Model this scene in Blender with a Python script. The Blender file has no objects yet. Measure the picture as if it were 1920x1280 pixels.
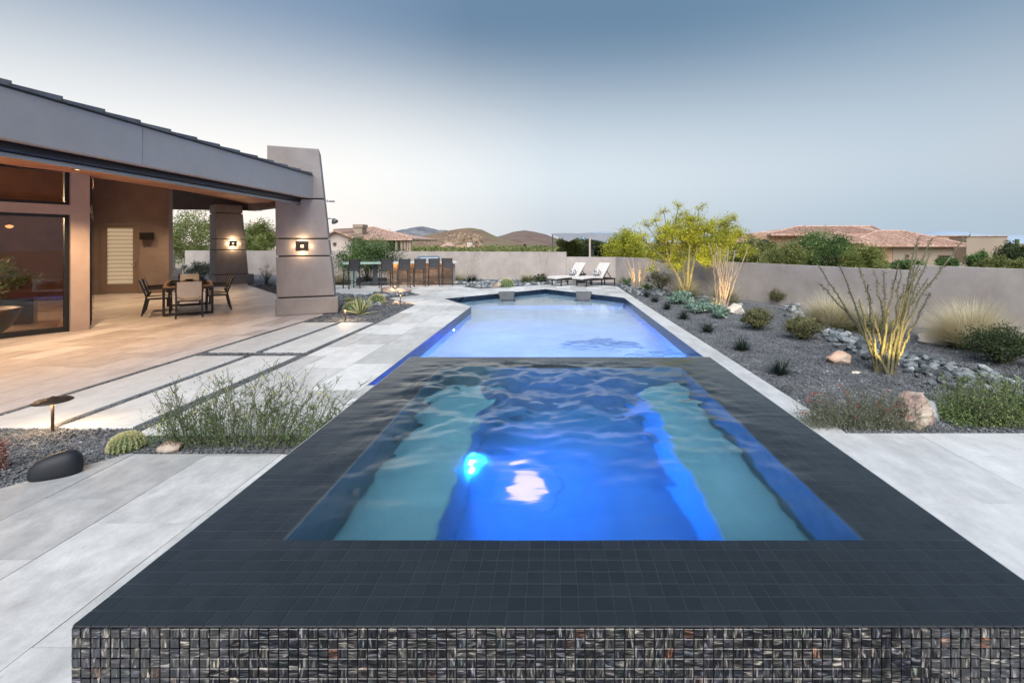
import bpy, math, random
import numpy as np
from mathutils import Vector
from mathutils.geometry import tessellate_polygon

random.seed(7)
rng = np.random.default_rng(7)
R = math.radians
sc = bpy.context.scene
col = sc.collection

# ------------------------------------------------------------------ camera
EYE, F = 1.72, 865.0
cam_d = bpy.data.cameras.new('camera')
cam = bpy.data.objects.new('camera', cam_d); col.objects.link(cam)
cam.location = (0, 0, EYE); cam.rotation_euler = (R(90), 0, 0)
cam_d.sensor_width = 36; cam_d.lens = 36 * F / 1920
cam_d.shift_x = -75 / 1920; cam_d.shift_y = -180 / 1920
cam_d.clip_end = 60000
sc.camera = cam

# ------------------------------------------------------------------ world, sun, exposure
sc.view_settings.view_transform = 'Standard'
sc.view_settings.look = 'None'
sc.view_settings.gamma = 1
sc.view_settings.use_curve_mapping = False
sc.view_settings.exposure = 1.0
SKY = 0.5
world = bpy.data.worlds.new('World'); sc.world = world; world.use_nodes = True
wn, wl = world.node_tree.nodes, world.node_tree.links
wn.clear()
def wnode(t, **k):
    n = wn.new(t)
    for a, b in k.items(): setattr(n, a, b)
    return n
def ramp(nodes, stops, interp='LINEAR'):
    r = nodes.new('ShaderNodeValToRGB'); r.color_ramp.interpolation = interp
    e = r.color_ramp.elements
    while len(e) < len(stops): e.new(0.5)
    for i, (p, c) in enumerate(stops):
        e[i].position = p
        e[i].color = (*c, 1) if len(c) == 3 else c
    return r
tc = wnode('ShaderNodeTexCoord')
nrm = wnode('ShaderNodeVectorMath', operation='NORMALIZE'); wl.new(tc.outputs['Generated'], nrm.inputs[0])
sep = wnode('ShaderNodeSeparateXYZ'); wl.new(nrm.outputs[0], sep.inputs[0])
asn = wnode('ShaderNodeMath', operation='ARCSINE'); wl.new(sep.outputs['Z'], asn.inputs[0])
elev = wnode('ShaderNodeMath', operation='DIVIDE'); wl.new(asn.outputs[0], elev.inputs[0]); elev.inputs[1].default_value = math.pi / 2
flat = wnode('ShaderNodeVectorMath', operation='MULTIPLY'); wl.new(nrm.outputs[0], flat.inputs[0]); flat.inputs[1].default_value = (1, 1, 0)
fln = wnode('ShaderNodeVectorMath', operation='NORMALIZE'); wl.new(flat.outputs[0], fln.inputs[0])
dot = wnode('ShaderNodeVectorMath', operation='DOT_PRODUCT'); wl.new(fln.outputs[0], dot.inputs[0])
SUNSET = R(-36)
dot.inputs[1].default_value = (math.sin(SUNSET), math.cos(SUNSET), 0)
dm = wnode('ShaderNodeMath', operation='MULTIPLY_ADD'); wl.new(dot.outputs['Value'], dm.inputs[0]); dm.inputs[1].default_value = .5; dm.inputs[2].default_value = .5
hor = ramp(wn, [(0.0, (.46, .52, .60)), (.5, (.46, .55, .65)), (.64, (.48, .60, .71)), (.905, (.62, .70, .78)), (.985, (.90, .91, .92))])
mid = ramp(wn, [(0.0, (.50, .56, .64)), (.5, (.56, .63, .71)), (.64, (.58, .68, .78)), (.905, (.74, .83, .91)), (.985, (.98, 1.0, 1.0))])
wl.new(dm.outputs[0], hor.inputs[0]); wl.new(dm.outputs[0], mid.inputs[0])
top = ramp(wn, [(0.0, (.17, .27, .40)), (.64, (.19, .31, .45)), (.82, (.155, .265, .40)), (.95, (.155, .26, .395)), (1.0, (.23, .34, .50))])
wl.new(dm.outputs[0], top.inputs[0])
f1 = wnode('ShaderNodeMapRange', interpolation_type='SMOOTHERSTEP'); wl.new(elev.outputs[0], f1.inputs[0]); f1.inputs[1].default_value = 0; f1.inputs[2].default_value = .10
m1 = wnode('ShaderNodeMix', data_type='RGBA'); wl.new(f1.outputs[0], m1.inputs['Factor']); wl.new(hor.outputs[0], m1.inputs['A']); wl.new(mid.outputs[0], m1.inputs['B'])
f2 = wnode('ShaderNodeMapRange', interpolation_type='SMOOTHSTEP'); wl.new(elev.outputs[0], f2.inputs[0]); f2.inputs[1].default_value = .085; f2.inputs[2].default_value = .295
m2 = wnode('ShaderNodeMix', data_type='RGBA'); wl.new(f2.outputs[0], m2.inputs['Factor']); wl.new(m1.outputs['Result'], m2.inputs['A']); wl.new(top.outputs[0], m2.inputs['B'])
nish = wnode('ShaderNodeTexSky', sky_type='NISHITA'); nish.sun_disc = False
nish.sun_elevation = R(3); nish.sun_rotation = SUNSET
nsc = wnode('ShaderNodeMix', data_type='RGBA', blend_type='MULTIPLY'); nsc.inputs['Factor'].default_value = 1
wl.new(nish.outputs[0], nsc.inputs['A']); nsc.inputs['B'].default_value = (.12, .12, .12, 1)
m3 = wnode('ShaderNodeMix', data_type='RGBA'); m3.inputs['Factor'].default_value = .04
wl.new(m2.outputs['Result'], m3.inputs['A']); wl.new(nsc.outputs['Result'], m3.inputs['B'])
bg = wnode('ShaderNodeBackground'); bg.inputs[1].default_value = SKY
wl.new(m3.outputs['Result'], bg.inputs[0])
wo = wnode('ShaderNodeOutputWorld'); wl.new(bg.outputs[0], wo.inputs[0])

sd = bpy.data.lights.new('sun', 'SUN'); sd.energy = 2.5; sd.angle = R(58); sd.color = (1, .975, .95)
sun = bpy.data.objects.new('sun', sd); col.objects.link(sun)
sun.rotation_euler = (R(46), 0, R(-4))       # soft twilight from behind the camera

cy = sc.cycles
cy.use_denoising = True
cy.max_bounces = 10; cy.transmission_bounces = 8; cy.transparent_max_bounces = 12
cy.diffuse_bounces = 4; cy.glossy_bounces = 4
cy.sample_clamp_indirect = 4
cy.caustics_refractive = True; cy.caustics_reflective = False

# ------------------------------------------------------------------ materials
MATS = {}
def mat(name, c1, c2=None, scale=4, rough=.8, bump=0, bscale=None, metal=0, spec=.5, c3=None, stretch=None,
        rand=0, tone=False, detail=6, trans=0, emit=None, estr=0, coord='Object', contrast=(.35, .65), coat=0, mott=0, mscale=12, pits=0):
    """Principled material: noise mix of colours, optional per-object / per-face tone, bump."""
    m = bpy.data.materials.new(name); m.use_nodes = True
    N, L = m.node_tree.nodes, m.node_tree.links
    b = N['Principled BSDF']; out = N['Material Output']
    b.inputs['Roughness'].default_value = rough; b.inputs['Metallic'].default_value = metal
    b.inputs['Specular IOR Level'].default_value = spec
    b.inputs['Coat Weight'].default_value = coat
    b.inputs['Base Color'].default_value = (*c1, 1)
    t = N.new('ShaderNodeTexCoord'); src = t.outputs[coord]
    oi = N.new('ShaderNodeObjectInfo')
    off = N.new('ShaderNodeVectorMath'); off.operation = 'MULTIPLY_ADD'
    comb = N.new('ShaderNodeCombineXYZ')
    for i in range(3): L.new(oi.outputs['Random'], comb.inputs[i])
    L.new(comb.outputs[0], off.inputs[0]); off.inputs[1].default_value = (37, 91, 53) if rand else (0, 0, 0)
    L.new(src, off.inputs[2]); vec = off.outputs[0]
    if stretch:
        mp = N.new('ShaderNodeMapping'); mp.inputs['Scale'].default_value = stretch; L.new(vec, mp.inputs[0]); vec = mp.outputs[0]
    colout = None
    if c2 is not None:
        n = N.new('ShaderNodeTexNoise'); n.inputs['Scale'].default_value = scale; n.inputs['Detail'].default_value = detail
        n.inputs['Roughness'].default_value = .6
        L.new(vec, n.inputs['Vector'])
        fac = n.outputs['Fac']
        if tone or rand:
            at = N.new('ShaderNodeAttribute'); at.attribute_name = 'tone'
            add = N.new('ShaderNodeMath'); add.operation = 'ADD'
            if rand: L.new(oi.outputs['Random'], add.inputs[0])
            else: add.inputs[0].default_value = 0
            L.new(at.outputs['Fac'], add.inputs[1])
            fr = N.new('ShaderNodeMath'); fr.operation = 'FRACT'; L.new(add.outputs[0], fr.inputs[0])
            w = rand or .6
            ma = N.new('ShaderNodeMath'); ma.operation = 'MULTIPLY_ADD'; L.new(fr.outputs[0], ma.inputs[0]); ma.inputs[1].default_value = w; ma.inputs[2].default_value = -w / 2
            ad2 = N.new('ShaderNodeMath'); ad2.operation = 'ADD'; L.new(fac, ad2.inputs[0]); L.new(ma.outputs[0], ad2.inputs[1]); fac = ad2.outputs[0]
        st = [(contrast[0], c1), (contrast[1], c2)] if c3 is None else [(contrast[0], c1), (sum(contrast) / 2, c2), (contrast[1], c3)]
        r = ramp(N, st); L.new(fac, r.inputs[0]); colout = r.outputs[0]
        if mott:
            n2 = N.new('ShaderNodeTexNoise'); n2.inputs['Scale'].default_value = mscale; n2.inputs['Detail'].default_value = 8; n2.inputs['Roughness'].default_value = .7
            L.new(off.outputs[0], n2.inputs['Vector'])
            r2 = ramp(N, [(.32, (1 - mott,) * 3), (.68, (1 + mott * .5,) * 3)]); L.new(n2.outputs['Fac'], r2.inputs[0])
            mm = N.new('ShaderNodeMix'); mm.data_type = 'RGBA'; mm.blend_type = 'MULTIPLY'; mm.inputs['Factor'].default_value = 1
            L.new(colout, mm.inputs['A']); L.new(r2.outputs[0], mm.inputs['B']); colout = mm.outputs['Result']
        if pits:
            n3 = N.new('ShaderNodeTexNoise'); n3.inputs['Scale'].default_value = 38; n3.inputs['Detail'].default_value = 2
            mp3 = N.new('ShaderNodeMapping'); mp3.inputs['Scale'].default_value = (1, .45, 1); L.new(off.outputs[0], mp3.inputs[0]); L.new(mp3.outputs[0], n3.inputs['Vector'])
            r3 = ramp(N, [(.70, (1,) * 3), (.76, (1 - pits,) * 3)]); L.new(n3.outputs['Fac'], r3.inputs[0])
            m3_ = N.new('ShaderNodeMix'); m3_.data_type = 'RGBA'; m3_.blend_type = 'MULTIPLY'; m3_.inputs['Factor'].default_value = 1
            L.new(colout, m3_.inputs['A']); L.new(r3.outputs[0], m3_.inputs['B']); colout = m3_.outputs['Result']
        L.new(colout, b.inputs['Base Color'])
    if bump:
        bn = N.new('ShaderNodeTexNoise'); bn.inputs['Scale'].default_value = bscale or scale * 4; bn.inputs['Detail'].default_value = 5
        L.new(vec, bn.inputs['Vector'])
        bp = N.new('ShaderNodeBump'); bp.inputs['Strength'].default_value = bump; bp.inputs['Distance'].default_value = .02
        L.new(bn.outputs['Fac'], bp.inputs['Height']); L.new(bp.outputs[0], b.inputs['Normal'])
    if emit:
        b.inputs['Emission Color'].default_value = (*emit, 1); b.inputs['Emission Strength'].default_value = estr
    if trans:
        tr = N.new('ShaderNodeBsdfTranslucent'); mx = N.new('ShaderNodeMixShader'); mx.inputs[0].default_value = trans
        if colout: L.new(colout, tr.inputs[0])
        else: tr.inputs[0].default_value = (*c1, 1)
        L.new(b.outputs[0], mx.inputs[1]); L.new(tr.outputs[0], mx.inputs[2]); L.new(mx.outputs[0], out.inputs[0])
    MATS[name] = m
    return m

def leafmat(name, a, b_, c, trans=.25, rough=.6):
    return mat(name, a, b_, c3=c, scale=1.3, tone=True, trans=trans, rough=rough, spec=.3, contrast=(.2, .8))

# stone paving
M_pave = mat('pale_travertine', (.37, .37, .37), (.51, .51, .51), c3=(.66, .66, .655), scale=2.6, stretch=(2.2, 1, 1), rand=.75, rough=.55, bump=.12, bscale=35, contrast=(.2, .8), mott=.16, mscale=9, pits=.25)
M_pave_w = mat('white_travertine', (.46, .46, .465), (.60, .60, .605), c3=(.70, .70, .70), scale=2.2, stretch=(2.2, 1, 1), rand=.4, rough=.55, bump=.12, bscale=35, contrast=(.2, .8), mott=.10, mscale=9, pits=.2)
M_pave_d = mat('deck_travertine', (.45, .445, .435), (.59, .585, .575), c3=(.70, .695, .685), scale=2.6, stretch=(2.2, 1, 1), rand=.62, rough=.55, bump=.12, bscale=35, contrast=(.2, .8), mott=.12, mscale=9, pits=.2)
M_patio = mat('patio_travertine', (.44, .39, .375), (.59, .54, .525), c3=(.70, .66, .645), scale=2.6, stretch=(2.4, 1, 1), rand=.6, rough=.42, bump=.1, bscale=35, contrast=(.15, .85), mott=.12, mscale=9)
M_slab = mat('stepping_slab_stone', (.55, .545, .53), (.65, .645, .63), scale=1.8, stretch=(2, 1, 1), rand=.2, mott=.12, mscale=8, pits=.15, rough=.6, bump=.1, bscale=40)
M_grout = mat('paving_mortar', (.26, .25, .24), (.33, .31, .30), scale=6, rough=.95)
M_gravel = mat('dark_gravel_bed', (.072, .076, .084), (.17, .175, .188), c3=(.32, .33, .35), scale=60, rough=.9, bump=1, bscale=70, contrast=(.38, .68), detail=3)
M_chip = mat('gravel_chips', (.045, .048, .054), (.165, .172, .185), c3=(.52, .54, .57), scale=3, tone=True, rough=.75, contrast=(.12, .98))
M_chip['x'] = 1
M_slate = mat('slate_creek_stone', (.05, .06, .065), (.16, .18, .195), c3=(.42, .44, .45), scale=2.2, rand=.7, tone=True, rough=.65, bump=.35, bscale=14, contrast=(.12, .95))
M_desert = mat('desert_soil', (.20, .17, .12), (.34, .28, .20), c3=(.16, .17, .08), scale=.12, rough=1, bump=.4, bscale=6)
M_stucco = mat('mauve_stucco', (.29, .25, .235), (.325, .285, .265), mott=.14, mscale=1.8, scale=3, rough=.92, bump=.25, bscale=90)
M_stucco_house = mat('peach_stucco', (.44, .34, .295), (.48, .375, .325), mott=.07, mscale=2, scale=2, rough=.92, bump=.22, bscale=90)
M_wall = mat('garden_wall_stucco', (.42, .365, .335), (.46, .405, .375), mott=.15, mscale=1.1, scale=1.1, rough=.93, bump=.22, bscale=60)
M_groove = mat('dark_reveal', (.03, .028, .03), rough=.8)
M_fascia = mat('grey_painted_fascia', (.37, .345, .32), (.40, .37, .345), mott=.07, mscale=1.5, scale=.8, rough=.5, bump=.03)
M_track = mat('black_metal_track', (.018, .018, .024), rough=.28, metal=.4)
M_soffit = mat('soffit_edge', (.30, .2, .17), rough=.8)
M_rooftile = mat('grey_roof_tile', (.11, .115, .12), (.16, .165, .17), scale=3, rand=.4, rough=.8, bump=.2, bscale=30)
M_cedar = mat('cedar_ceiling_board', (.42, .16, .075), (.62, .27, .14), scale=3, stretch=(1, 9, 9), rand=.5, rough=.5, bump=.08, bscale=20)
M_beam = mat('dark_brown_beam', (.10, .07, .06), (.13, .095, .08), scale=2, rough=.7)
M_black = mat('black_frame', (.012, .012, .014), rough=.4)
M_bronze = mat('dark_bronze', (.06, .042, .035), (.10, .07, .05), scale=14, rough=.45, metal=.6)
M_steel = mat('stainless_steel', (.62, .63, .65), rough=.28, metal=1)
M_galv = mat('brushed_fixture', (.28, .29, .30), rough=.4, metal=.8)
M_dark_room = mat('dark_interior', (.10, .05, .035), (.17, .085, .06), scale=1, rough=.8)
M_roomfloor = mat('interior_floor', (.25, .22, .2), (.32, .28, .26), scale=1, rough=.35)
M_white_fab = mat('cream_sling', (.60, .56, .52), (.66, .62, .58), scale=8, rough=.9, bump=.1, bscale=300)
M_cushion = mat('white_cushion', (.62, .58, .55), (.68, .64, .61), scale=5, rough=.95, bump=.15, bscale=40)
M_wicker = mat('dark_mesh_sling', (.045, .045, .05), (.075, .075, .08), scale=40, rough=.7, bump=.3, bscale=200)
M_frame = mat('dark_bronze_frame', (.03, .026, .026), rough=.45)
M_teak = mat('teak_top', (.28, .15, .09), (.42, .25, .16), scale=6, stretch=(1, 8, 8), rand=.5, rough=.55)
M_plate = mat('olive_stoneware', (.055, .06, .045), (.09, .10, .075), scale=8, rough=.3)
M_pillow = mat('patterned_pillow', (.035, .035, .045), (.75, .73, .72), scale=22, rough=.9, contrast=(.47, .53), detail=1)
M_loung = mat('slate_pool_lounger', (.045, .052, .058), (.06, .067, .074), scale=4, rough=.5)
M_glass_green = mat('frosted_green_glass', (.30, .42, .38), (.38, .52, .46), scale=3, rough=.15, coat=.5)
M_quartz = mat('pale_counter', (.60, .60, .60), (.72, .72, .72), scale=7, rough=.25)
M_ledge = mat('ledgestone', (.15, .10, .07), (.28, .20, .14), scale=5, rand=.6, rough=.85, bump=.4, bscale=20)
M_boulder = mat('pink_granite', (.12, .075, .07), (.36, .26, .215), c3=(.54, .46, .38), scale=3.2, rough=.9, bump=.8, bscale=9, contrast=(.36, .66))
M_boulder2 = mat('salmon_sandstone', (.55, .30, .22), (.66, .44, .33), c3=(.70, .58, .46), scale=3, rough=.9, bump=.5, bscale=10)
M_boulder3 = mat('cream_limestone', (.50, .42, .34), (.68, .62, .54), scale=3, rough=.9, bump=.5, bscale=10)
M_obsidian = mat('black_smooth_shell', (.010, .012, .018), rough=.6)
M_sail = mat('grey_canvas', (.24, .25, .28), (.28, .29, .32), scale=1, rough=.9)
M_clay = mat('terracotta_tile_roof', (.34, .20, .15), (.46, .29, .225), c3=(.58, .44, .37), scale=2.5, rough=.9, bump=.5, bscale=5)
M_clay_rib = mat('terracotta_barrel_tile', (.34, .20, .15), (.46, .29, .225), c3=(.57, .42, .35), scale=3, tone=True, rough=.9)
M_adobe = mat('adobe_stucco', (.40, .25, .17), (.46, .30, .21), scale=.5, rough=.95)
M_adobe2 = mat('tan_stucco', (.30, .24, .19), (.35, .28, .22), scale=.5, rough=.95)
M_cream = mat('cream_stucco', (.50, .42, .38), (.56, .48, .44), scale=.5, rough=.95)
M_grey_hill = mat('grey_granite_hill', (.09, .10, .125), (.15, .155, .175), c3=(.24, .24, .26), scale=.02, rough=1, bump=1, bscale=.05)
M_brown_hill = mat('brown_desert_hill', (.145, .09, .06), (.215, .14, .095), c3=(.15, .15, .075), scale=.035, rough=1, bump=1, bscale=.12)
M_brown_hill2 = mat('umber_desert_hill', (.12, .08, .07), (.175, .12, .10), c3=(.13, .125, .075), scale=.03, rough=1, bump=1, bscale=.1)
M_far_hill = mat('haze_tinted_mountain', (.30, .38, .48), (.33, .41, .51), scale=.001, rough=1)  # distance haze put into the rock colour
M_outcrop = mat('boulder_outcrop', (.20, .14, .09), (.32, .24, .165), scale=1, tone=True, rough=1)
# vegetation
L_paloverde = leafmat('palo_verde_leaves', (.16, .19, .025), (.36, .38, .045), (.58, .56, .07), trans=.35)
L_flower = leafmat('yellow_blossom', (.58, .46, .02), (.70, .60, .03), (.74, .70, .08))
L_desert = leafmat('desert_tree_leaves', (.08, .10, .03), (.16, .19, .06), (.28, .29, .11))
L_mesq = leafmat('bright_tree_leaves', (.08, .11, .03), (.17, .21, .055), (.32, .35, .13), trans=.35)
L_dark = leafmat('dark_shrub_leaves', (.02, .035, .015), (.05, .075, .03), (.11, .13, .06))
L_olive = leafmat('olive_shrub_leaves', (.07, .075, .03), (.15, .15, .065), (.27, .26, .13))
L_green = leafmat('green_shrub_leaves', (.04, .075, .025), (.09, .155, .05), (.20, .29, .10))
L_grey = leafmat('grey_green_leaves', (.10, .115, .075), (.19, .21, .14), (.34, .36, .24))
L_wiry = leafmat('wiry_bush_leaves', (.055, .10, .035), (.125, .20, .07), (.29, .38, .14))
L_feather = leafmat('feathery_leaves', (.10, .15, .05), (.19, .27, .09), (.36, .44, .18))
L_blue = leafmat('blue_green_pads', (.10, .17, .13), (.19, .29, .22), (.32, .42, .33), trans=.1)
L_yucca = leafmat('dark_spiky_leaves', (.010, .018, .015), (.028, .045, .035), (.06, .085, .06), trans=.05)
L_straw = leafmat('straw_grass', (.44, .37, .20), (.72, .63, .42), (.86, .80, .64), trans=.35)
L_grass = leafmat('green_grass_base', (.06, .075, .025), (.15, .16, .06), (.30, .28, .13), trans=.25)
L_seed = leafmat('pale_seed_heads', (.52, .46, .34), (.66, .60, .47), (.78, .72, .60))
L_agave = leafmat('agave_green', (.07, .10, .05), (.12, .17, .08), (.17, .22, .10), trans=.05)
L_agave_e = leafmat('agave_yellow_margin', (.50, .48, .22), (.60, .58, .30), (.66, .64, .38), trans=.05)
L_cactus = mat('barrel_cactus_skin', (.035, .07, .02), (.07, .12, .035), scale=8, rough=.7)
L_spine = leafmat('yellow_spines', (.50, .46, .22), (.66, .62, .34), (.76, .73, .48), trans=.1)
L_pink = leafmat('pink_spines', (.36, .16, .14), (.52, .27, .23), (.60, .38, .32), trans=.1)
L_red = leafmat('red_flowers', (.45, .03, .03), (.60, .06, .05), (.62, .12, .08))
M_cane = mat('ocotillo_cane', (.10, .09, .055), (.17, .16, .09), scale=30, rough=.9, bump=.4, bscale=80)
M_canebase = mat('pale_ocotillo_bark', (.40, .29, .20), (.55, .42, .30), scale=10, rough=.9, bump=.4, bscale=30)
M_bark = mat('green_brown_bark', (.13, .11, .05), (.24, .20, .10), scale=8, rough=.9, bump=.4, bscale=25)
M_twig = mat('grey_twig', (.06, .06, .04), (.12, .115, .075), scale=20, rough=.9)

# pool tiles: small mosaic squares
def mosaic_mat(name, cols, cell, grout=(.02, .03, .05), rough=.25):
    m = bpy.data.materials.new(name); m.use_nodes = True
    N, L = m.node_tree.nodes, m.node_tree.links; b = N['Principled BSDF']
    g = N.new('ShaderNodeTexCoord')
    v = N.new('ShaderNodeTexVoronoi'); v.distance = 'CHEBYCHEV'; v.inputs['Randomness'].default_value = 0; v.inputs['Scale'].default_value = 1 / cell
    L.new(g.outputs['Object'], v.inputs['Vector'])
    s = N.new('ShaderNodeSeparateColor'); L.new(v.outputs['Color'], s.inputs[0])
    r = ramp(N, [(i / (len(cols) - 1), c) for i, c in enumerate(cols)]); L.new(s.outputs[0], r.inputs[0])
    L.new(r.outputs[0], b.inputs['Base Color']); b.inputs['Roughness'].default_value = rough
    return m
M_navy = mosaic_mat('navy_waterline_mosaic', [(.007, .015, .03), (.012, .027, .05), (.018, .036, .068)], .05)
M_plaster = mat('blue_pool_plaster', (.42, .58, .70), (.50, .66, .76), scale=1.5, rough=.8)
M_spa_wall = mat('blue_spa_tile', (.06, .12, .15), (.09, .165, .20), scale=9, rough=.5)
M_spa_floor = mat('deep_spa_plaster', (.03, .16, .32), (.05, .21, .40), scale=3, rough=.8)
M_spa_plaster = mat('teal_spa_plaster', (.11, .32, .42), (.15, .38, .48), scale=3, rough=.8, bump=.2, bscale=40)

def glassmosaic():
    m = bpy.data.materials.new('iridescent_glass_mosaic'); m.use_nodes = True
    N, L = m.node_tree.nodes, m.node_tree.links; b = N['Principled BSDF']
    uv = N.new('ShaderNodeUVMap'); oi = N.new('ShaderNodeObjectInfo')
    off = N.new('ShaderNodeVectorMath'); off.operation = 'MULTIPLY_ADD'
    comb = N.new('ShaderNodeCombineXYZ'); L.new(oi.outputs['Random'], comb.inputs[0]); L.new(oi.outputs['Random'], comb.inputs[1])
    L.new(comb.outputs[0], off.inputs[0]); off.inputs[1].default_value = (531, 913, 0); L.new(uv.outputs[0], off.inputs[2])
    mp = N.new('ShaderNodeMapping'); mp.inputs['Scale'].default_value = (3.2, .55, 1); L.new(off.outputs[0], mp.inputs[0])
    n = N.new('ShaderNodeTexNoise'); n.inputs['Scale'].default_value = 1.0; n.inputs['Detail'].default_value = 2.5; n.inputs['Distortion'].default_value = .9
    L.new(mp.outputs[0], n.inputs['Vector'])
    big = N.new('ShaderNodeTexWhiteNoise'); big.noise_dimensions = '3D'
    at = N.new('ShaderNodeAttribute'); at.attribute_name = 'tone'
    c2 = N.new('ShaderNodeCombineXYZ'); L.new(oi.outputs['Random'], c2.inputs[0]); L.new(at.outputs['Fac'], c2.inputs[1]); L.new(c2.outputs[0], big.inputs['Vector'])
    s = N.new('ShaderNodeSeparateColor'); L.new(big.outputs['Color'], s.inputs[0])
    hue = ramp(N, [(0, (.15, .14, .13)), (.18, (.09, .085, .095)), (.34, (.07, .08, .095)), (.5, (.14, .125, .11)), (.62, (.075, .09, .085)), (.75, (.22, .20, .17)), (.86, (.09, .09, .12)), (.975, (.13, .12, .11)), (1, (.26, .11, .06))])
    L.new(s.outputs[0], hue.inputs[0])
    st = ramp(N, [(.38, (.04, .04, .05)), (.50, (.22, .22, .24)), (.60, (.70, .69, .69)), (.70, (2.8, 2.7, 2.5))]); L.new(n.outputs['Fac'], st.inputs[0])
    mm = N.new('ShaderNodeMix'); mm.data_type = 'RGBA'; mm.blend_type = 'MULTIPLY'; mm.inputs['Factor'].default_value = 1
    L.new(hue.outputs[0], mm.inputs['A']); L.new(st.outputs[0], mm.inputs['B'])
    L.new(mm.outputs['Result'], b.inputs['Base Color']); b.inputs['Roughness'].default_value = .12; b.inputs['Coat Weight'].default_value = .6
    return m
M_glassmos = glassmosaic()
M_rimtile = mat('charcoal_rim_tile', (.016, .019, .024), (.024, .028, .034), scale=6, rand=.35, rough=.55, spec=.4)
M_rimgrout = mat('pale_rim_grout', (.07, .075, .085), rough=.9)

def water_mat(name, rough=.01, tint=(.86, .95, .98), bump=0, patch=None, scale=3, stretch=(1, 1, 1)):
    m = bpy.data.materials.new(name); m.use_nodes = True
    N, L = m.node_tree.nodes, m.node_tree.links; b = N['Principled BSDF']
    b.inputs['Base Color'].default_value = (*tint, 1); b.inputs['Transmission Weight'].default_value = 1
    b.inputs['IOR'].default_value = 1.33; b.inputs['Roughness'].default_value = rough
    if bump:
        g = N.new('ShaderNodeTexCoord'); mp = N.new('ShaderNodeMapping'); mp.inputs['Scale'].default_value = stretch
        L.new(g.outputs['Object'], mp.inputs[0])
        n = N.new('ShaderNodeTexNoise'); n.inputs['Scale'].default_value = scale; n.inputs['Detail'].default_value = 3
        L.new(mp.outputs[0], n.inputs['Vector'])
        h = n.outputs['Fac']
        if patch:
            for (px_, py_, rad, amt, s2) in patch:
                d = N.new('ShaderNodeVectorMath'); d.operation = 'DISTANCE'; wn_ = N.new('ShaderNodeTexNoise'); wn_.inputs['Scale'].default_value = 2.6; wn_.inputs['Detail'].default_value = 5; L.new(g.outputs['Object'], wn_.inputs['Vector'])
                va = N.new('ShaderNodeVectorMath'); va.operation = 'MULTIPLY_ADD'; L.new(wn_.outputs['Color'], va.inputs[0]); va.inputs[1].default_value = (1.3, 1.3, 0); L.new(g.outputs['Object'], va.inputs[2])
                L.new(va.outputs[0], d.inputs[0]); px_ += .65; py_ += .65; d.inputs[1].default_value = (px_, py_, 0)
                mr = N.new('ShaderNodeMapRange'); mr.interpolation_type = 'SMOOTHSTEP'; L.new(d.outputs['Value'], mr.inputs[0]); mr.inputs[1].default_value = rad; mr.inputs[2].default_value = rad * .2; mr.inputs[3].default_value = 0; mr.inputs[4].default_value = amt
                n2 = N.new('ShaderNodeTexNoise'); n2.inputs['Scale'].default_value = s2; n2.inputs['Detail'].default_value = 2; L.new(g.outputs['Object'], n2.inputs['Vector'])
                mu = N.new('ShaderNodeMath'); mu.operation = 'MULTIPLY'; L.new(mr.outputs[0], mu.inputs[0]); L.new(n2.outputs['Fac'], mu.inputs[1])
                ad = N.new('ShaderNodeMath'); ad.operation = 'ADD'; L.new(h, ad.inputs[0]); L.new(mu.outputs[0], ad.inputs[1]); h = ad.outputs[0]
        bp = N.new('ShaderNodeBump'); bp.inputs['Strength'].default_value = 1; bp.inputs['Distance'].default_value = bump
        L.new(h, bp.inputs['Height']); L.new(bp.outputs[0], b.inputs['Normal'])
    return m

def window_glass(name, refl=1.9, tint=(.75, .78, .8)):
    m = bpy.data.materials.new(name); m.use_nodes = True
    N, L = m.node_tree.nodes, m.node_tree.links
    N.remove(N['Principled BSDF'])
    g = N.new('ShaderNodeBsdfGlossy'); g.inputs['Roughness'].default_value = .01
    t = N.new('ShaderNodeBsdfTransparent'); t.inputs[0].default_value = (*tint, 1)
    f = N.new('ShaderNodeFresnel'); f.inputs[0].default_value = refl
    mx = N.new('ShaderNodeMixShader'); L.new(f.outputs[0], mx.inputs[0]); L.new(t.outputs[0], mx.inputs[1]); L.new(g.outputs[0], mx.inputs[2])
    L.new(mx.outputs[0], N['Material Output'].inputs[0])
    return m
M_glass = window_glass('dark_window_glass', 1.5, (.9, .9, .9))
def emis(name, c, s):
    m = bpy.data.materials.new(name); m.use_nodes = True
    N, L = m.node_tree.nodes, m.node_tree.links; N.remove(N['Principled BSDF'])
    e = N.new('ShaderNodeEmission'); e.inputs[0].default_value = (*c, 1); e.inputs[1].default_value = s
    L.new(e.outputs[0], N['Material Output'].inputs[0]); return m
E_warm = emis('warm_lamp_glow', (1, .62, .28), 6)
E_blue = emis('blue_pool_light', (.45, .45, 1), 9)
E_door = mat('glowing_shade_behind_glass', (.45, .30, .16), rough=.9, emit=(1, .62, .25), estr=.12)  # backing emits a little, standing in for light from indoors

# ------------------------------------------------------------------ mesh helpers
def G(px, py, z=0.0):
    """point of the horizontal plane z seen at pixel (px, py) of the 1920x1280 photograph"""
    Y = F * (EYE - z) / (py - 460.0)
    return ((px - 1035) / F * Y, Y, z)
def GX(px, Y): return (px - 1035) / F * Y
def GZ(py, Y): return EYE + (460.0 - py) / F * Y

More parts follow.
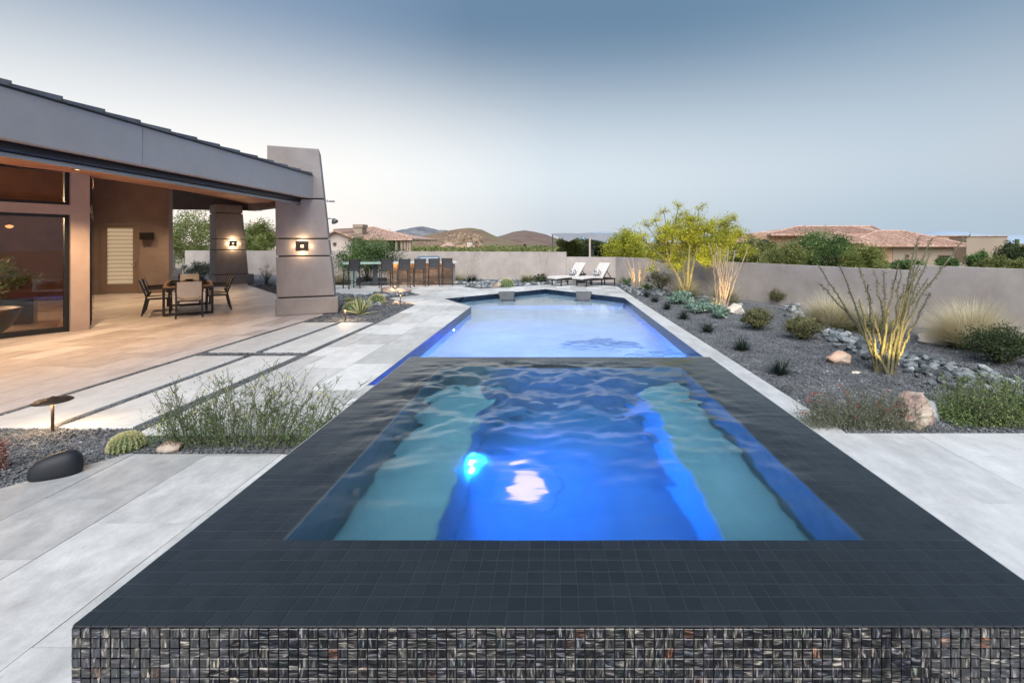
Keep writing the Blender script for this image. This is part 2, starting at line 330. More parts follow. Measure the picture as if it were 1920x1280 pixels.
class MB:
    def __init__(s): s.v = []; s.f = []; s.n = 0; s.t = []; s.uv = []; s.arr = []
    def add(s, verts, faces, tone=0.0):
        s.v.append(np.asarray(verts, dtype=np.float32).reshape(-1, 3))
        s.f.append(('L', [tuple(i + s.n for i in f) for f in faces])); s.t.append(np.full(len(faces), tone, dtype=np.float32))
        s.n += len(verts)
    def addnp(s, verts, faces, tone):
        verts = np.asarray(verts, dtype=np.float32).reshape(-1, 3); faces = np.asarray(faces)
        s.v.append(verts); s.f.append(('A', faces + s.n)); s.t.append(np.broadcast_to(np.asarray(tone, dtype=np.float32), (len(faces),)))
        s.n += len(verts)
    def box(s, x0, x1, y0, y1, z0, z1, tone=0.0):
        s.add([(x0, y0, z0), (x1, y0, z0), (x1, y1, z0), (x0, y1, z0), (x0, y0, z1), (x1, y0, z1), (x1, y1, z1), (x0, y1, z1)],
              [(0, 3, 2, 1), (4, 5, 6, 7), (0, 1, 5, 4), (1, 2, 6, 5), (2, 3, 7, 6), (3, 0, 4, 7)], tone)
        return s
    def hexa(s, p, tone=0.0):   # 8 corners, bottom ring then top ring
        s.add(p, [(0, 3, 2, 1), (4, 5, 6, 7), (0, 1, 5, 4), (1, 2, 6, 5), (2, 3, 7, 6), (3, 0, 4, 7)], tone); return s
    def prism(s, poly, z0, z1, tone=0.0):
        poly = list(poly)
        a = sum(poly[i][0] * poly[(i + 1) % len(poly)][1] - poly[(i + 1) % len(poly)][0] * poly[i][1] for i in range(len(poly)))
        if a < 0: poly.reverse()
        n = len(poly)
        v = [(p[0], p[1], z0) for p in poly] + [(p[0], p[1], z1) for p in poly]
        f = [tuple(range(n - 1, -1, -1)), tuple(range(n, 2 * n))] + [(i, (i + 1) % n, n + (i + 1) % n, n + i) for i in range(n)]
        s.add(v, f, tone); return s
    def tube(s, pts, rad, sides=6, tone=0.0, caps=True):
        pts = [Vector(p) for p in pts]; n = len(pts)
        if not hasattr(rad, '__len__'): rad = [rad] * n
        v = []; up = Vector((0, 0, 1))
        for i, p in enumerate(pts):
            d = (pts[min(i + 1, n - 1)] - pts[max(i - 1, 0)]).normalized()
            if i == 0:
                a = d.cross(up if abs(d.z) < .9 else Vector((1, 0, 0))).normalized()
            else:
                a = (a - d * a.dot(d)).normalized()
            b = d.cross(a)
            for k in range(sides):
                t = 2 * math.pi * k / sides
                v.append(p + (a * math.cos(t) + b * math.sin(t)) * rad[i])
        f = [(i * sides + k, i * sides + (k + 1) % sides, (i + 1) * sides + (k + 1) % sides, (i + 1) * sides + k) for i in range(n - 1) for k in range(sides)]
        if caps: f += [tuple(range(sides - 1, -1, -1)), tuple(range((n - 1) * sides, n * sides))]
        s.add([tuple(q) for q in v], f, tone); return s
    def bar(s, a, b, w, h=None):
        """rectangular bar between two points"""
        a, b = Vector(a), Vector(b); h = h or w
        d = (b - a).normalized(); u = d.cross(Vector((0, 0, 1)) if abs(d.z) < .95 else Vector((0, 1, 0))).normalized() * w / 2
        n = u.cross(d).normalized() * h / 2
        s.hexa([tuple(q) for q in (a - u - n, a + u - n, a + u + n, a - u + n, b - u - n, b + u - n, b + u + n, b - u + n)]); return s
    def lathe(s, prof, seg=20, c=(0, 0, 0), tone=0.0):
        n = len(prof); v = []
        for r, z in prof:
            for k in range(seg):
                t = 2 * math.pi * k / seg; v.append((c[0] + r * math.cos(t), c[1] + r * math.sin(t), c[2] + z))
        f = [(i * seg + k, i * seg + (k + 1) % seg, (i + 1) * seg + (k + 1) % seg, (i + 1) * seg + k) for i in range(n - 1) for k in range(seg)]
        f += [tuple(range(seg - 1, -1, -1)), tuple(range((n - 1) * seg, n * seg))]
        s.add(v, f, tone); return s
    def mesh(s, name):
        V = np.concatenate(s.v) if s.v else np.zeros((0, 3), np.float32)
        idx, tot = [], []
        for k, f in s.f:
            if k == 'A':
                idx.append(f.reshape(-1)); tot.append(np.full(len(f), f.shape[1], dtype=np.int32))
            else:
                idx.append(np.fromiter((i for q in f for i in q), dtype=np.int32)); tot.append(np.array([len(q) for q in f], dtype=np.int32))
        idx = np.concatenate(idx).astype(np.int32); tot = np.concatenate(tot)
        me = bpy.data.meshes.new(name)
        me.vertices.add(len(V)); me.vertices.foreach_set('co', V.reshape(-1))
        me.loops.add(len(idx)); me.loops.foreach_set('vertex_index', idx)
        me.polygons.add(len(tot)); st = np.concatenate([[0], np.cumsum(tot)[:-1]]).astype(np.int32)
        me.polygons.foreach_set('loop_start', st); me.polygons.foreach_set('loop_total', tot)
        me.update(calc_edges=True)
        me.polygons.foreach_set('use_smooth', np.zeros(len(me.polygons), dtype=bool))
        T = np.concatenate(s.t)
        if T.any():
            at = me.attributes.new('tone', 'FLOAT', 'FACE'); at.data.foreach_set('value', T.astype(np.float32))
        return me
    def build(s, name, m, parent=None, smooth=False, bevel=0):
        me = s.mesh(name)
        return link(name, me, m, parent, smooth, bevel)

def link(name, me, m, parent=None, smooth=False, bevel=0):
    if m and not me.materials: me.materials.append(m)
    o = bpy.data.objects.new(name, me); col.objects.link(o)
    if parent: o.parent = parent
    me.polygons.foreach_set('use_smooth', np.full(len(me.polygons), bool(smooth)))
    if bevel:
        b = o.modifiers.new('bevel', 'BEVEL'); b.width = bevel; b.segments = 2; b.limit_method = 'ANGLE'
    return o

def thing(name, label, cat, loc=(0, 0, 0), rz=0, group=None):
    o = bpy.data.objects.new(name, None); col.objects.link(o); o.empty_display_size = .1
    o.location = loc; o.rotation_euler = (0, 0, rz); o['label'] = label; o['category'] = cat
    if group: o['group'] = group
    return o
def tag(o, label, cat, group=None):
    o['label'] = label; o['category'] = cat
    if group: o['group'] = group
    return o
def struct(o): o['kind'] = 'structure'; return o
def stuff(o): o['kind'] = 'stuff'; return o
def copy_tree(o, label=None, parent=None):
    c = o.copy(); col.objects.link(c)
    if parent: c.parent = parent
    if label: c['label'] = label
    for ch in list(o.children): copy_tree(ch, None, c)
    return c
def holder(name):
    o = bpy.data.objects.new(name, None); col.objects.link(o); o['kind'] = 'structure'; return o

def lamp(kind, loc, energy, color, parent=None, size=.02, target=None, spot=80, blend=.6):
    d = bpy.data.lights.new('lamp_light', kind); d.energy = energy; d.color = color
    if kind in ('POINT', 'SPOT'): d.shadow_soft_size = size
    if kind == 'SPOT': d.spot_size = R(spot); d.spot_blend = blend
    if kind == 'AREA': d.size = size
    o = bpy.data.objects.new('lamp_light', d); col.objects.link(o); o.location = loc
    if parent: o.parent = parent
    if target is not None:
        o.rotation_euler = (Vector(target) - Vector(loc)).to_track_quat('-Z', 'Y').to_euler()
    return o
WARM = (1, .68, .38)

# ------------------------------------------------------------------ polygon helpers
def clip_rect(poly, x0, x1, y0, y1):
    def cl(p, f, g):
        out = []
        for i in range(len(p)):
            a, b = p[i], p[(i + 1) % len(p)]
            fa, fb = f(a), f(b)
            if fa >= 0: out.append(a)
            if (fa >= 0) != (fb >= 0):
                t = fa / (fa - fb); out.append((a[0] + t * (b[0] - a[0]), a[1] + t * (b[1] - a[1])))
        return out
    for f in (lambda p: p[0] - x0, lambda p: x1 - p[0], lambda p: p[1] - y0, lambda p: y1 - p[1]):
        poly = cl(poly, f, None)
        if len(poly) < 3: return []
    q = []
    for p in poly:
        if not q or (abs(p[0] - q[-1][0]) + abs(p[1] - q[-1][1])) > 1e-5: q.append(p)
    if len(q) > 1 and (abs(q[0][0] - q[-1][0]) + abs(q[0][1] - q[-1][1])) < 1e-5: q.pop()
    return q if len(q) >= 3 else []
def area(p): return abs(sum(p[i][0] * p[(i + 1) % len(p)][1] - p[(i + 1) % len(p)][0] * p[i][1] for i in range(len(p)))) / 2
def inside(poly, X, Y):
    r = np.zeros(len(X), dtype=bool); n = len(poly)
    for i in range(n):
        x0, y0 = poly[i]; x1, y1 = poly[(i + 1) % n]
        c = ((y0 > Y) != (y1 > Y)) & (X < (x1 - x0) * (Y - y0) / (y1 - y0 + 1e-12) + x0)
        r ^= c
    return r

def lay_pavers(owner, poly, m, w=.61, lens=(.61, .91, .91, 1.22), seed=0, x0=None, limit=300, along='Y', thick=.03, gap=.0055):
    """rectangular stone pavers clipped to a polygon: each its own part, the far ones joined"""
    rr = random.Random(seed)
    xs = [p[0] for p in poly]; ys = [p[1] for p in poly]
    if along == 'X': poly = [(p[1], p[0]) for p in poly]; xs, ys = ys, xs
    x = min(xs) - .001 if x0 is None else x0
    pieces = []
    while x < max(xs):
        y = min(ys) - rr.random() * 1.0
        while y < max(ys):
            l = rr.choice(lens)
            q = clip_rect(poly, x + gap / 2, x + w - gap / 2, y + gap / 2, y + l - gap / 2)
            if q and area(q) > .004:
                if along == 'X': q = [(p[1], p[0]) for p in q]
                cx = sum(p[0] for p in q) / len(q); cyy = sum(p[1] for p in q) / len(q)
                pieces.append((area(q) / max(cyy, .5) ** 3, q, cx, cyy))
            y += l
        x += w
    pieces.sort(key=lambda t: -t[0])
    rest = MB()
    for i, (s, q, cx, cyy) in enumerate(pieces):
        dz = rr.uniform(-.0012, .0012)
        if i < limit:
            b = MB().prism([(p[0] - cx, p[1] - cyy) for p in q], -thick, 0)
            o = b.build('paver', m, owner); o.location = (cx, cyy, dz)
        else: rest.prism(q, -thick, dz, rr.random())
    if rest.n: stuff(rest.build('paver', m, owner))
def slab_base(owner, poly, z0=-.12, z1=-.010, m=None):
    MB().prism(poly, z0, z1).build('mortar_bed', m or M_grout, owner)

# ================================================================== GROUND
POOL = [(-2.28, 5.68), (-2.28, 13.0), (-3.49, 14.9), (-.25, 18.2), (2.37, 15.2), (2.34, 5.68), (1.549, 5.68), (1.549, 4.531), (-1.387, 4.531), (-1.387, 5.68)]
SX0, SX1, SY0, SY1, SZ = -1.387, 1.549, 1.331, 4.531, .62          # raised spa, outer
IX0, IX1, IY0, IY1 = -.995, 1.159, 1.714, 4.137                     # raised spa, water
HOLE = [(SX0 + .05, SY0 + .1), (SX0 + .05, 5.6), (-2.33, 5.6), (-2.33, 13.05), (-3.56, 14.92), (-.25, 18.28), (2.42, 15.25), (2.39, 5.6), (SX1 - .05, 5.6), (SX1 - .05, SY0 + .1)]
def sheet(name, outer, z, m, holes=()):
    loops = [[Vector((x, y, z)) for x, y in outer]] + [[Vector((x, y, z)) for x, y in h] for h in holes]
    tris = tessellate_polygon(loops); pts = [tuple(p) for l in loops for p in l]
    b = MB(); b.add(pts, [tuple(t) for t in tris]); me = b.mesh(name)
    o = link(name, me, m)
    if me.polygons[0].normal.z < 0: me.flip_normals()
    return struct(o)
S = 14000
sheet('desert_ground', [(-S, -60), (S, -60), (S, 22000), (-S, 22000)], -.09, M_desert, [HOLE])
YARD = [(-12, -6), (12, -6), (10.9, 3), (9.45, 6.5), (7.98, 10.15), (6.2, 15.05), (3.0, 21.85), (.7, 22.45), (-9, 25.1), (-23, 29.5), (-26, 12)]
sheet('gravel_bed', YARD, -.022, M_gravel, [HOLE])

deck = holder('pool_deck')
DECK = [(-3.80, 4.19), (SX0 - .002, 4.19), (SX0 - .002, 5.68), (-2.28, 5.68), (-2.28, 13.0), (-3.49, 14.9), (-.25, 18.2), (2.37, 15.2), (2.70, 15.2), (2.73, 19.3), (.87, 21.5),
        (-.24, 20.2), (-1.45, 19.3), (-2.9, 18.25), (-3.76, 19.25), (-3.39, 20.1), (-9.7, 19.9), (-8.3, 16.4), (-7.0, 15.85), (-6.35, 15.8), (-6.4, 17.4), (-5.4, 17.3), (-4.59, 16.1), (-5.30, 15.0), (-3.95, 13.4), (-3.86, 10.3)]
slab_base(deck, DECK); lay_pavers(deck, DECK, M_pave_d, seed=3, x0=-2.28 - .61 * 14)
cop = holder('pool_coping')
CR = [(2.34, 4.235), (2.70, 4.235), (2.70, 15.19), (2.37, 15.19), (2.34, 5.68)]
slab_base(cop, CR); lay_pavers(cop, CR, M_pave_w, w=.45, lens=(1.22,), seed=9, x0=2.30)
FR = [(SX1 + .002, 4.235), (2.335, 4.235), (2.335, 5.68), (SX1 + .002, 5.68)]
slab_base(cop, FR); lay_pavers(cop, FR, M_pave, seed=12)
tl = holder('spa_terrace')
TL = [(SX0 - .002, -1.5), (SX0 - .002, 3.81), (-3.5, 3.81), (-3.91, 3.27), (-5.5, 1.2), (-5.5, -1.5)]
slab_base(tl, TL); lay_pavers(tl, TL, M_pave, seed=21, x0=-2.23 - .61 * 6, lens=(.61, .91, 1.22))
tr_ = holder('side_terrace')
TR = [(SX1 + .002, -1.5), (11, -1.5), (10.3, 4.225), (SX1 + .002, 4.225)]
slab_base(tr_, TR); lay_pavers(tr_, TR, M_pave_w, seed=33, x0=2.40 - .61 * 3, w=.92, lens=(1.22, 1.83))
patio = holder('patio_floor')
PAT = [(-5.67, 3.2), (-5.67, 11.45), (-6.9, 13.2), (-13.3, 20.1), (-15, 23), (-23, 23), (-23, 3.2)]
slab_base(patio, PAT); lay_pavers(patio, PAT, M_patio, seed=44, w=.46, lens=(.61, .91, 1.22))
steps = holder('stepping_slabs')
for x0, x1 in ((-5.57, -4.80), (-4.68, -3.98)):
    for y0, y1 in ((4.38, 7.19), (7.48, 10.3)):
        MB().box(x0, x1, y0, y1, -.08, 0).build('slab', M_slab, steps, bevel=.004)

# ================================================================== POOL
basin = holder('pool_basin')
def inset(poly, d):
    n = len(poly); out = []
    a = sum(poly[i][0] * poly[(i + 1) % n][1] - poly[(i + 1) % n][0] * poly[i][1] for i in range(n)); sg = 1 if a > 0 else -1
    for i in range(n):
        p0, p1, p2 = Vector(poly[i - 1]), Vector(poly[i]), Vector(poly[(i + 1) % n])
        e1 = (p1 - p0).normalized(); e2 = (p2 - p1).normalized()
        n1 = Vector((-e1.y, e1.x)) * sg; n2 = Vector((-e2.y, e2.x)) * sg
        k = (n1 + n2); k = k / max(k.dot(n1), .2)
        out.append((p1.x + k.x * d, p1.y + k.y * d))
    return out
pin = inset(POOL, .004); pout = inset(POOL, -.04)
def ring(z0, z1, name, m, a=pin, b=pout):
    n = len(a); q = MB()
    for i in range(n):
        j = (i + 1) % n
        q.hexa([(*a[i], z0), (*a[j], z0), (*b[j], z0), (*b[i], z0), (*a[i], z1), (*a[j], z1), (*b[j], z1), (*b[i], z1)])
    o = q.build(name, m, basin)
    return o
ring(-.34, -.004, 'waterline_tile_band', M_navy); ring(-1.5, -.344, 'plaster_wall', M_plaster)
MB().prism(inset(POOL, -.03), -1.6, -1.35).build('plaster_floor', M_plaster, basin)
MB().prism([(-2.2, 14.9), (2.3, 14.9), (2.3, 15.1), (-.25, 18.1), (-3.3, 14.95)], -1.34, -.55).build('sun_shelf', M_plaster, basin)
WL = -.16
def grid_surface(name, x0, x1, y0, y1, nx, ny, zf, m, poly=None):
    X, Y = np.meshgrid(np.linspace(x0, x1, nx), np.linspace(y0, y1, ny)); Z = zf(X, Y)
    v = np.stack([X, Y, Z], -1).reshape(-1, 3)
    i = (np.arange(ny - 1)[:, None] * nx + np.arange(nx - 1)[None, :]).reshape(-1)
    f = np.stack([i, i + 1, i + nx + 1, i + nx], 1)
    b = MB(); b.addnp(v, f, 0.0); return b.build(name, m, None, smooth=True)
PW = water_mat('pool_water', rough=.02, bump=.012, scale=2.6, stretch=(1, 1, 1), patch=[(.78, 8.75, .62, 34.0, 4.6), (1.25, 8.75, .42, 30.0, 5.0), (2.0, 7.5, .8, 12, 4.0)])
pw = MB(); pw.add([(x, y, WL) for x, y in inset(POOL, -.02)], [tuple(range(len(POOL)))])
pme = pw.mesh('pool_water'); po = link('pool_water', pme, PW); struct(po)
if pme.polygons[0].normal.z < 0: pme.flip_normals()
def uw_light(parent, loc, rot, r, m, name='underwater_light'):
    f = MB().lathe([(0, 0), (r * 1.25, 0), (r * 1.25, .012), (r * 1.02, .016), (r * 1.02, .010), (0, .010)], 20).build(name, M_steel, parent)
    f.location = loc; f.rotation_euler = rot
    MB().lathe([(0, .0105), (r, .0105), (r * .7, .022), (0, .024)], 20).build('lens', m, f)
    return f
E_pool = emis('pool_lamp_lens', (.17, .42, 1), 1500); E_pool2 = emis('pool_lamp_lens_small', (.015, .06, 1), 2600)
uw_light(basin, (-2.273, 7.2, -.50), (0, R(90), 0), .055, E_pool2); uw_light(basin, (-2.273, 10.6, -.50), (0, R(90), 0), .055, E_pool2)
uw_light(basin, (1.95, 5.687, -.45), (R(-90), 0, 0), .09, E_pool)
uw_light(basin, (.9, 4.545, -.75), (R(-90), 0, 0), .09, E_pool)

def lounger_in_pool(label, loc, rz):
    t = thing('in_pool_lounger', label, 'pool lounger', loc, rz, 'in-pool loungers at the far edge')
    # seat under water, back leaning out above it
    b = MB(); b.hexa([(-.27, 0, 0), (.27, 0, 0), (.22, .55, 0), (-.22, .55, 0), (-.27, 0, .16), (.27, 0, .16), (.22, .5, .22), (-.22, .5, .22)])
    b.build('seat', M_loung, t, bevel=.02)
    b = MB(); b.hexa([(-.21, .34, .16), (.21, .34, .16), (.20, .50, .16), (-.20, .50, .16), (-.30, .50, .60), (.30, .50, .60), (.29, .60, .60), (-.29, .60, .60)])
    b.build('backrest', M_loung, t, bevel=.02)
    return t
lounger_in_pool('left of two grey angular in-pool loungers, a cactus behind it', (-1.50, 15.85, -.52), R(12))
lounger_in_pool('grey angular in-pool lounger at the far pool edge in front of the two white chaises', (1.02, 15.85, -.52), R(-12))

# ================================================================== RAISED SPA
spa = thing('raised_spa', 'raised spa with glass mosaic sides, charcoal tile rim and blue lit water', 'spa', (0, 0, 0))
ZT = SZ - .0015
b = MB()
for (x0, x1, y0, y1) in ((SX0, SX1, SY0, IY0), (SX0, SX1, IY1, SY1), (SX0, IX0, IY0, IY1), (IX1, SX1, IY0, IY1)):
    b.box(x0 + .005, x1 - .005 if x1 == SX1 else x1, y0 + .005 if y0 == SY0 else y0, y1 - .005 if y1 == SY1 else y1, -1.3, ZT)
b.build('shell', M_rimgrout, spa)
MORT = mat('black_mosaic_mortar', (.010, .010, .012), rough=.8)
b = MB(); b.box(SX0 + .0035, SX1 - .0035, SY0 + .0035, SY0 + .0049, -.12, ZT - .004); b.box(SX0 + .0035, SX0 + .0049, SY0 + .006, SY1 - .006, -.12, ZT - .004); b.box(SX1 - .0049, SX1 - .0035, SY0 + .006, SY1 - .006, -.12, ZT - .004)
b.build('mosaic_mortar', MORT, spa)
MB().box(IX0, IX1, IY0, IY1, -.50, -.36).build('footwell_floor', M_spa_floor, spa)
d = .003
bw = MB()
bw.box(IX0, IX0 + d, IY0, IY1, -.36, ZT); bw.box(IX1 - d, IX1, IY0, IY1, -.36, ZT); bw.box(IX0 + d, IX1 - d, IY0, IY0 + d, -.36, ZT); bw.box(IX0 + d, IX1 - d, IY1 - d, IY1, -.36, ZT)
bw.build('inner_wall', M_spa_wall, spa)
BZ = .17
MB().box(IX0 + .004, -.53, IY0 + .004, IY1 - .004, -.359, BZ).build('bench', M_spa_plaster, spa, bevel=.02)
MB().box(.766, IX1 - .004, IY0 + .004, IY1 - .004, -.359, BZ).build('bench', M_spa_plaster, spa, bevel=.02)
E_spa2 = emis('spa_lamp_lens_small', (.006, .20, 1), 2100)
E_disc = emis('spa_disc_glow', (.46, .40, .9), 1.15); E_halo = emis('spa_disc_halo', (.03, .18, 1), .75)
f = MB().lathe([(0, 0), (.20, 0), (.20, .006), (.19, .012), (0, .012)], 28).build('spa_light_glow', E_halo, spa); f.location = (-.16, 2.98, -.359)  # emissive disc stands in for the lamp's glow on the footwell floor
MB().lathe([(0, .0125), (.12, .0125), (.10, .024), (0, .030)], 28).build('lens', E_disc, f)
uw_light(spa, (-.527, 2.92, -.06), (0, R(90), 0), .034, E_spa2, 'spa_light_glow')
jets = MB()
for x, y in ((-.985, 2.3), (-.985, 2.9), (-.985, 3.5)): jets.tube([(x, y, .33), (x + .02, y, .33)], .03, 10)
jets.build('jet', M_galv, spa)
# rim tiles
def chamfer_tile(w, h, t, e=.0015):
    x, y = w / 2, h / 2
    return ([(-x, -y, 0), (x, -y, 0), (x, y, 0), (-x, y, 0), (-x, -y, t - e), (x, -y, t - e), (x, y, t - e), (-x, y, t - e), (-x + e, -y + e, t), (x - e, -y + e, t), (x - e, y - e, t), (-x + e, y - e, t)],
            [(0, 1, 5, 4), (1, 2, 6, 5), (2, 3, 7, 6), (3, 0, 4, 7), (4, 5, 9, 8), (5, 6, 10, 9), (6, 7, 11, 10), (7, 4, 8, 11), (8, 9, 10, 11)])
W = SX1 - SX0; pt = W / 54; pv = (IY0 - SY0) / 7
tv, tf = chamfer_tile(pt - .0022, pv - .0022, .0030)
tb = MB(); tb.add(tv, tf); tme = tb.mesh('rim_tile'); tme.materials.append(M_rimtile)
rest = MB(); count = 0
ntile_y = int(round((SY1 - SY0) / pv)); pv2 = (SY1 - SY0) / ntile_y
for j in range(ntile_y):
    for i in range(54):
        x = SX0 + (i + .5) * pt; y = SY0 + (j + .5) * pv2
        if IX0 - .01 < x < IX1 + .01 and IY0 - .01 < y < IY1 + .01: continue
        if count < 300:
            o = bpy.data.objects.new('rim_tile', tme); col.objects.link(o); o.parent = spa; o.location = (x, y, ZT + rng.uniform(-.0003, .0003)); count += 1
        else:
            rest.add([(vx + x, vy + y, vz + ZT) for vx, vy, vz in tv], tf, rng.random())
stuff(rest.build('rim_tile', M_rimtile, spa))
# glass mosaic cladding
NP = 103; p = W / NP
tv, tf = chamfer_tile(p - .003, p - .003, .006, .001)
def uvmesh(b, uvs):
    me = b.mesh('mosaic_tile'); me.materials.append(M_glassmos)
    u = me.uv_layers.new(name='UVMap'); n = len(me.loops)
    vi = np.empty(n, dtype=np.int32); me.loops.foreach_get('vertex_index', vi)
    u.data.foreach_set('uv', uvs[vi].astype(np.float32).reshape(-1)); return me
tb = MB(); tb.add([(x, -z, y) for x, y, z in tv], tf)
tms = uvmesh(tb, np.array([(x / p, y / p) for x, y, z in tv]))
rest = MB(); ruv = []; count = 0
def place_tile(cx, cyy, cz, ax, single):
    """ax: 0 front, 1 left side, 2 right side, 3 back"""
    global count
    k = rng.integers(0, 4)
    if single and count < 300:
        o = bpy.data.objects.new('mosaic_tile', tms); col.objects.link(o); o.parent = spa; o.location = (cx, cyy + rng.uniform(-.0006, .0006), cz)
        o.rotation_euler = (rng.normal(0, .02), R(90) * k, rng.normal(0, .02)); count += 1; return
    c, s_ = (1, 0) if k % 2 == 0 else (0, 1)
    vs = []; ox, oy = rng.uniform(0, 900, 2)
    for (x, y, z) in tv:
        u, w_ = x * c - y * s_, x * s_ + y * c
        ruv.append((u / p + ox, w_ / p + oy))
        if ax == 0: vs.append((cx + x, cyy - z, cz + y))
        elif ax == 1: vs.append((cx - z, cyy + x, cz + y))
        elif ax == 2: vs.append((cx + z, cyy + x, cz + y))
        else: vs.append((cx + x, cyy + z, cz + y))
    rest.add(vs, tf, rng.random())
for r_ in range(23):
    cz = ZT - .002 - (r_ + .5) * p
    for i in range(NP): place_tile(SX0 + (i + .5) * p, SY0 + .0045, cz, 0, r_ < 4 and (SX0 + i * p) < 1.37)
    for i in range(int(3.2 / p)):
        place_tile(SX0 + .005, SY0 + (i + .5) * p, cz, 1, False); place_tile(SX1 - .005, SY0 + (i + .5) * p, cz, 2, False)
    for i in range(NP): place_tile(SX0 + (i + .5) * p, SY1 - .005, cz, 3, False)
me = uvmesh(rest, np.array(ruv)); o = link('mosaic_tile', me, M_glassmos, spa); stuff(o)
# spa water: a real rippled surface spilling over the rim
def spa_z(X, Y):
    z = np.zeros_like(X)
    cx, cyy = -.10, 3.55
    wob = .10 * np.sin(3 * X + 1.3) * np.sin(4.1 * Y)
    r = np.hypot((X - cx) * .9, (Y - cyy)) + wob
    z += .0085 * np.sin(r * 24) * np.exp(-(r / .60) ** 2)
    rg = np.random.default_rng(3)
    env = .30 + .70 * np.clip((Y - SY0 - .3) / 1.7, 0, 1)
    dist = np.hypot(X + .1, Y - 3.5); act = .75 + 1.3 * np.exp(-(dist / .9) ** 2) + .6 * np.exp(-((X + .9) / .5) ** 2 - ((Y - 3.6) / .8) ** 2)
    for k in range(130):
        th = rg.uniform(-1.4, 1.4) + math.pi / 2
        f = np.exp(rg.uniform(np.log(9), np.log(85))); ph = rg.uniform(0, 6.28)
        z += env * act * (.020 / f) * .72 * np.sin(f * (X * np.cos(th) + Y * np.sin(th)) + ph + 1.1 * np.sin(2.9 * X + k) + .9 * np.sin(2.3 * Y + 2 * k))
    e = np.minimum.reduce([X - SX0, SX1 - X, Y - SY0, SY1 - Y]); rim = np.clip((e - .15) / .35, 0, 1)
    return SZ + .0035 + z * (.07 + .93 * rim) * np.clip(e / .02, 0, 1) + .004 * rim + .0025
struct(grid_surface('spa_water', SX0, SX1, SY0, SY1, 360, 400, spa_z, water_mat('spa_water', rough=.14, tint=(.90, .97, .99), bump=.004, scale=7, stretch=(.35, 1.4, 1))))

# ================================================================== HOUSE
def cz(x, y=15.0): return 2.97 + .06 * min(-6.2 - x, 3.8) + .2 * max(0, -10 - x) - .08 * max(0, y - 16.5)
house = thing('desert_house', 'low modern house with grey fascia, cedar ceiling and big dark glazing beside the patio', 'house', (0, 0, 0))
for (y0, y1) in ((1.5, 6.755), (6.765, 11.60)):
    MB().box(-6.12, -6.0, y0, y1, 2.90, 3.45).build('fascia_panel', M_fascia, house)
MB().box(-6.13, -5.99, 1.5, 11.60, 3.452, 3.472).build('drip_edge', M_track, house)
MB().box(-6.245, -6.122, 1.5, 11.5, 2.91, 2.95).build('soffit_strip', M_soffit, house)
tk = MB().box(-6.44, -6.25, 1.5, 11.9, 2.79, 2.93); tk.build('screen_track', M_track, house, bevel=.035)
MB().box(-6.30, -6.262, 1.5, 11.9, 2.735, 2.79).build('screen_hem_bar', M_galv, house, bevel=.012)
i = 0; y = 1.87
tvv = MB().hexa([(-.55, 0, 0), (0, 0, 0), (0, .56, 0), (-.55, .56, 0), (-.55, 0, .030), (0, 0, .030), (0, .56, .062), (-.55, .56, .062)])
tmesh = tvv.mesh('roof_tile'); tmesh.materials.append(M_rooftile)
while y < 11.3:
    o = bpy.data.objects.new('roof_tile', tmesh); col.objects.link(o); o.parent = house; o.location = (-5.965, y, 3.474); y += .533
RP = [(-6.12, 1.5), (-6.12, 11.7), (-13.2, 21.3), (-22, 21.3), (-22, 1.5)]
def slope_prism(poly, dz0, dz1, name, m, parent):
    n = len(poly); v = [(x, y, cz(x, y) + dz0) for x, y in poly] + [(x, y, cz(x, y) + dz1) for x, y in poly]
    b = MB(); b.add(v, [tuple(range(n)), tuple(range(2 * n - 1, n - 1, -1))] + [(i, n + i, n + (i + 1) % n, (i + 1) % n) for i in range(n)])
    return b.build(name, m, parent)
slope_prism([(-6.12, 1.5), (-6.12, 11.7), (-10, 16.5), (-10, 1.5)], .04, .42, 'roof', M_rooftile, house)
slope_prism([(-10, 1.5), (-10, 16.5), (-22, 16.5), (-22, 1.5)], .04, .42, 'roof', M_rooftile, house)
slope_prism([(-10, 16.5), (-13.4, 21.3), (-22, 21.3), (-22, 16.5)], .04, .42, 'roof', M_rooftile, house)
y = 1.6
while y < 21.2:
    xr = -6.46 if y < 11.4 else -6.46 - (y - 11.4) * 7.0 / 9.6
    for xa, xb in ((max(-10, -21.9), xr), (-21.9, min(-10, xr))):
        if xb - xa < .05: continue
        q = [(xa, y), (xb, y), (xb, y + .122), (xa, y + .122)]
        MB().hexa([(x_, y_, cz(x_, y_)) for x_, y_ in q] + [(x_, y_, cz(x_, y_) + .02) for x_, y_ in q]).build('ceiling_board', M_cedar, house)
    y += .128
# beams from the near column to the corner column and on to the left
def deep_beam(p0, p1, z0, z1, w):
    a_, c_ = Vector(p0), Vector(p1); d_ = (c_ - a_).normalized(); n2_ = Vector((-d_.y, d_.x)) * w / 2
    q = [a_ - n2_, c_ - n2_, c_ + n2_, a_ + n2_]; zz = [z0, z1, z1, z0]
    return MB().hexa([(v.x, v.y, z) for v, z in zip(q, zz)] + [(v.x, v.y, cz(v.x, v.y) + .06) for v in q]).build('beam', M_beam, house)
deep_beam((-6.5, 12.1), (-13.65, 20.95), 2.80, 3.28, .30)
deep_beam((-13.3, 21.0), (-21.8, 21.0), 3.30, 3.42, .34)
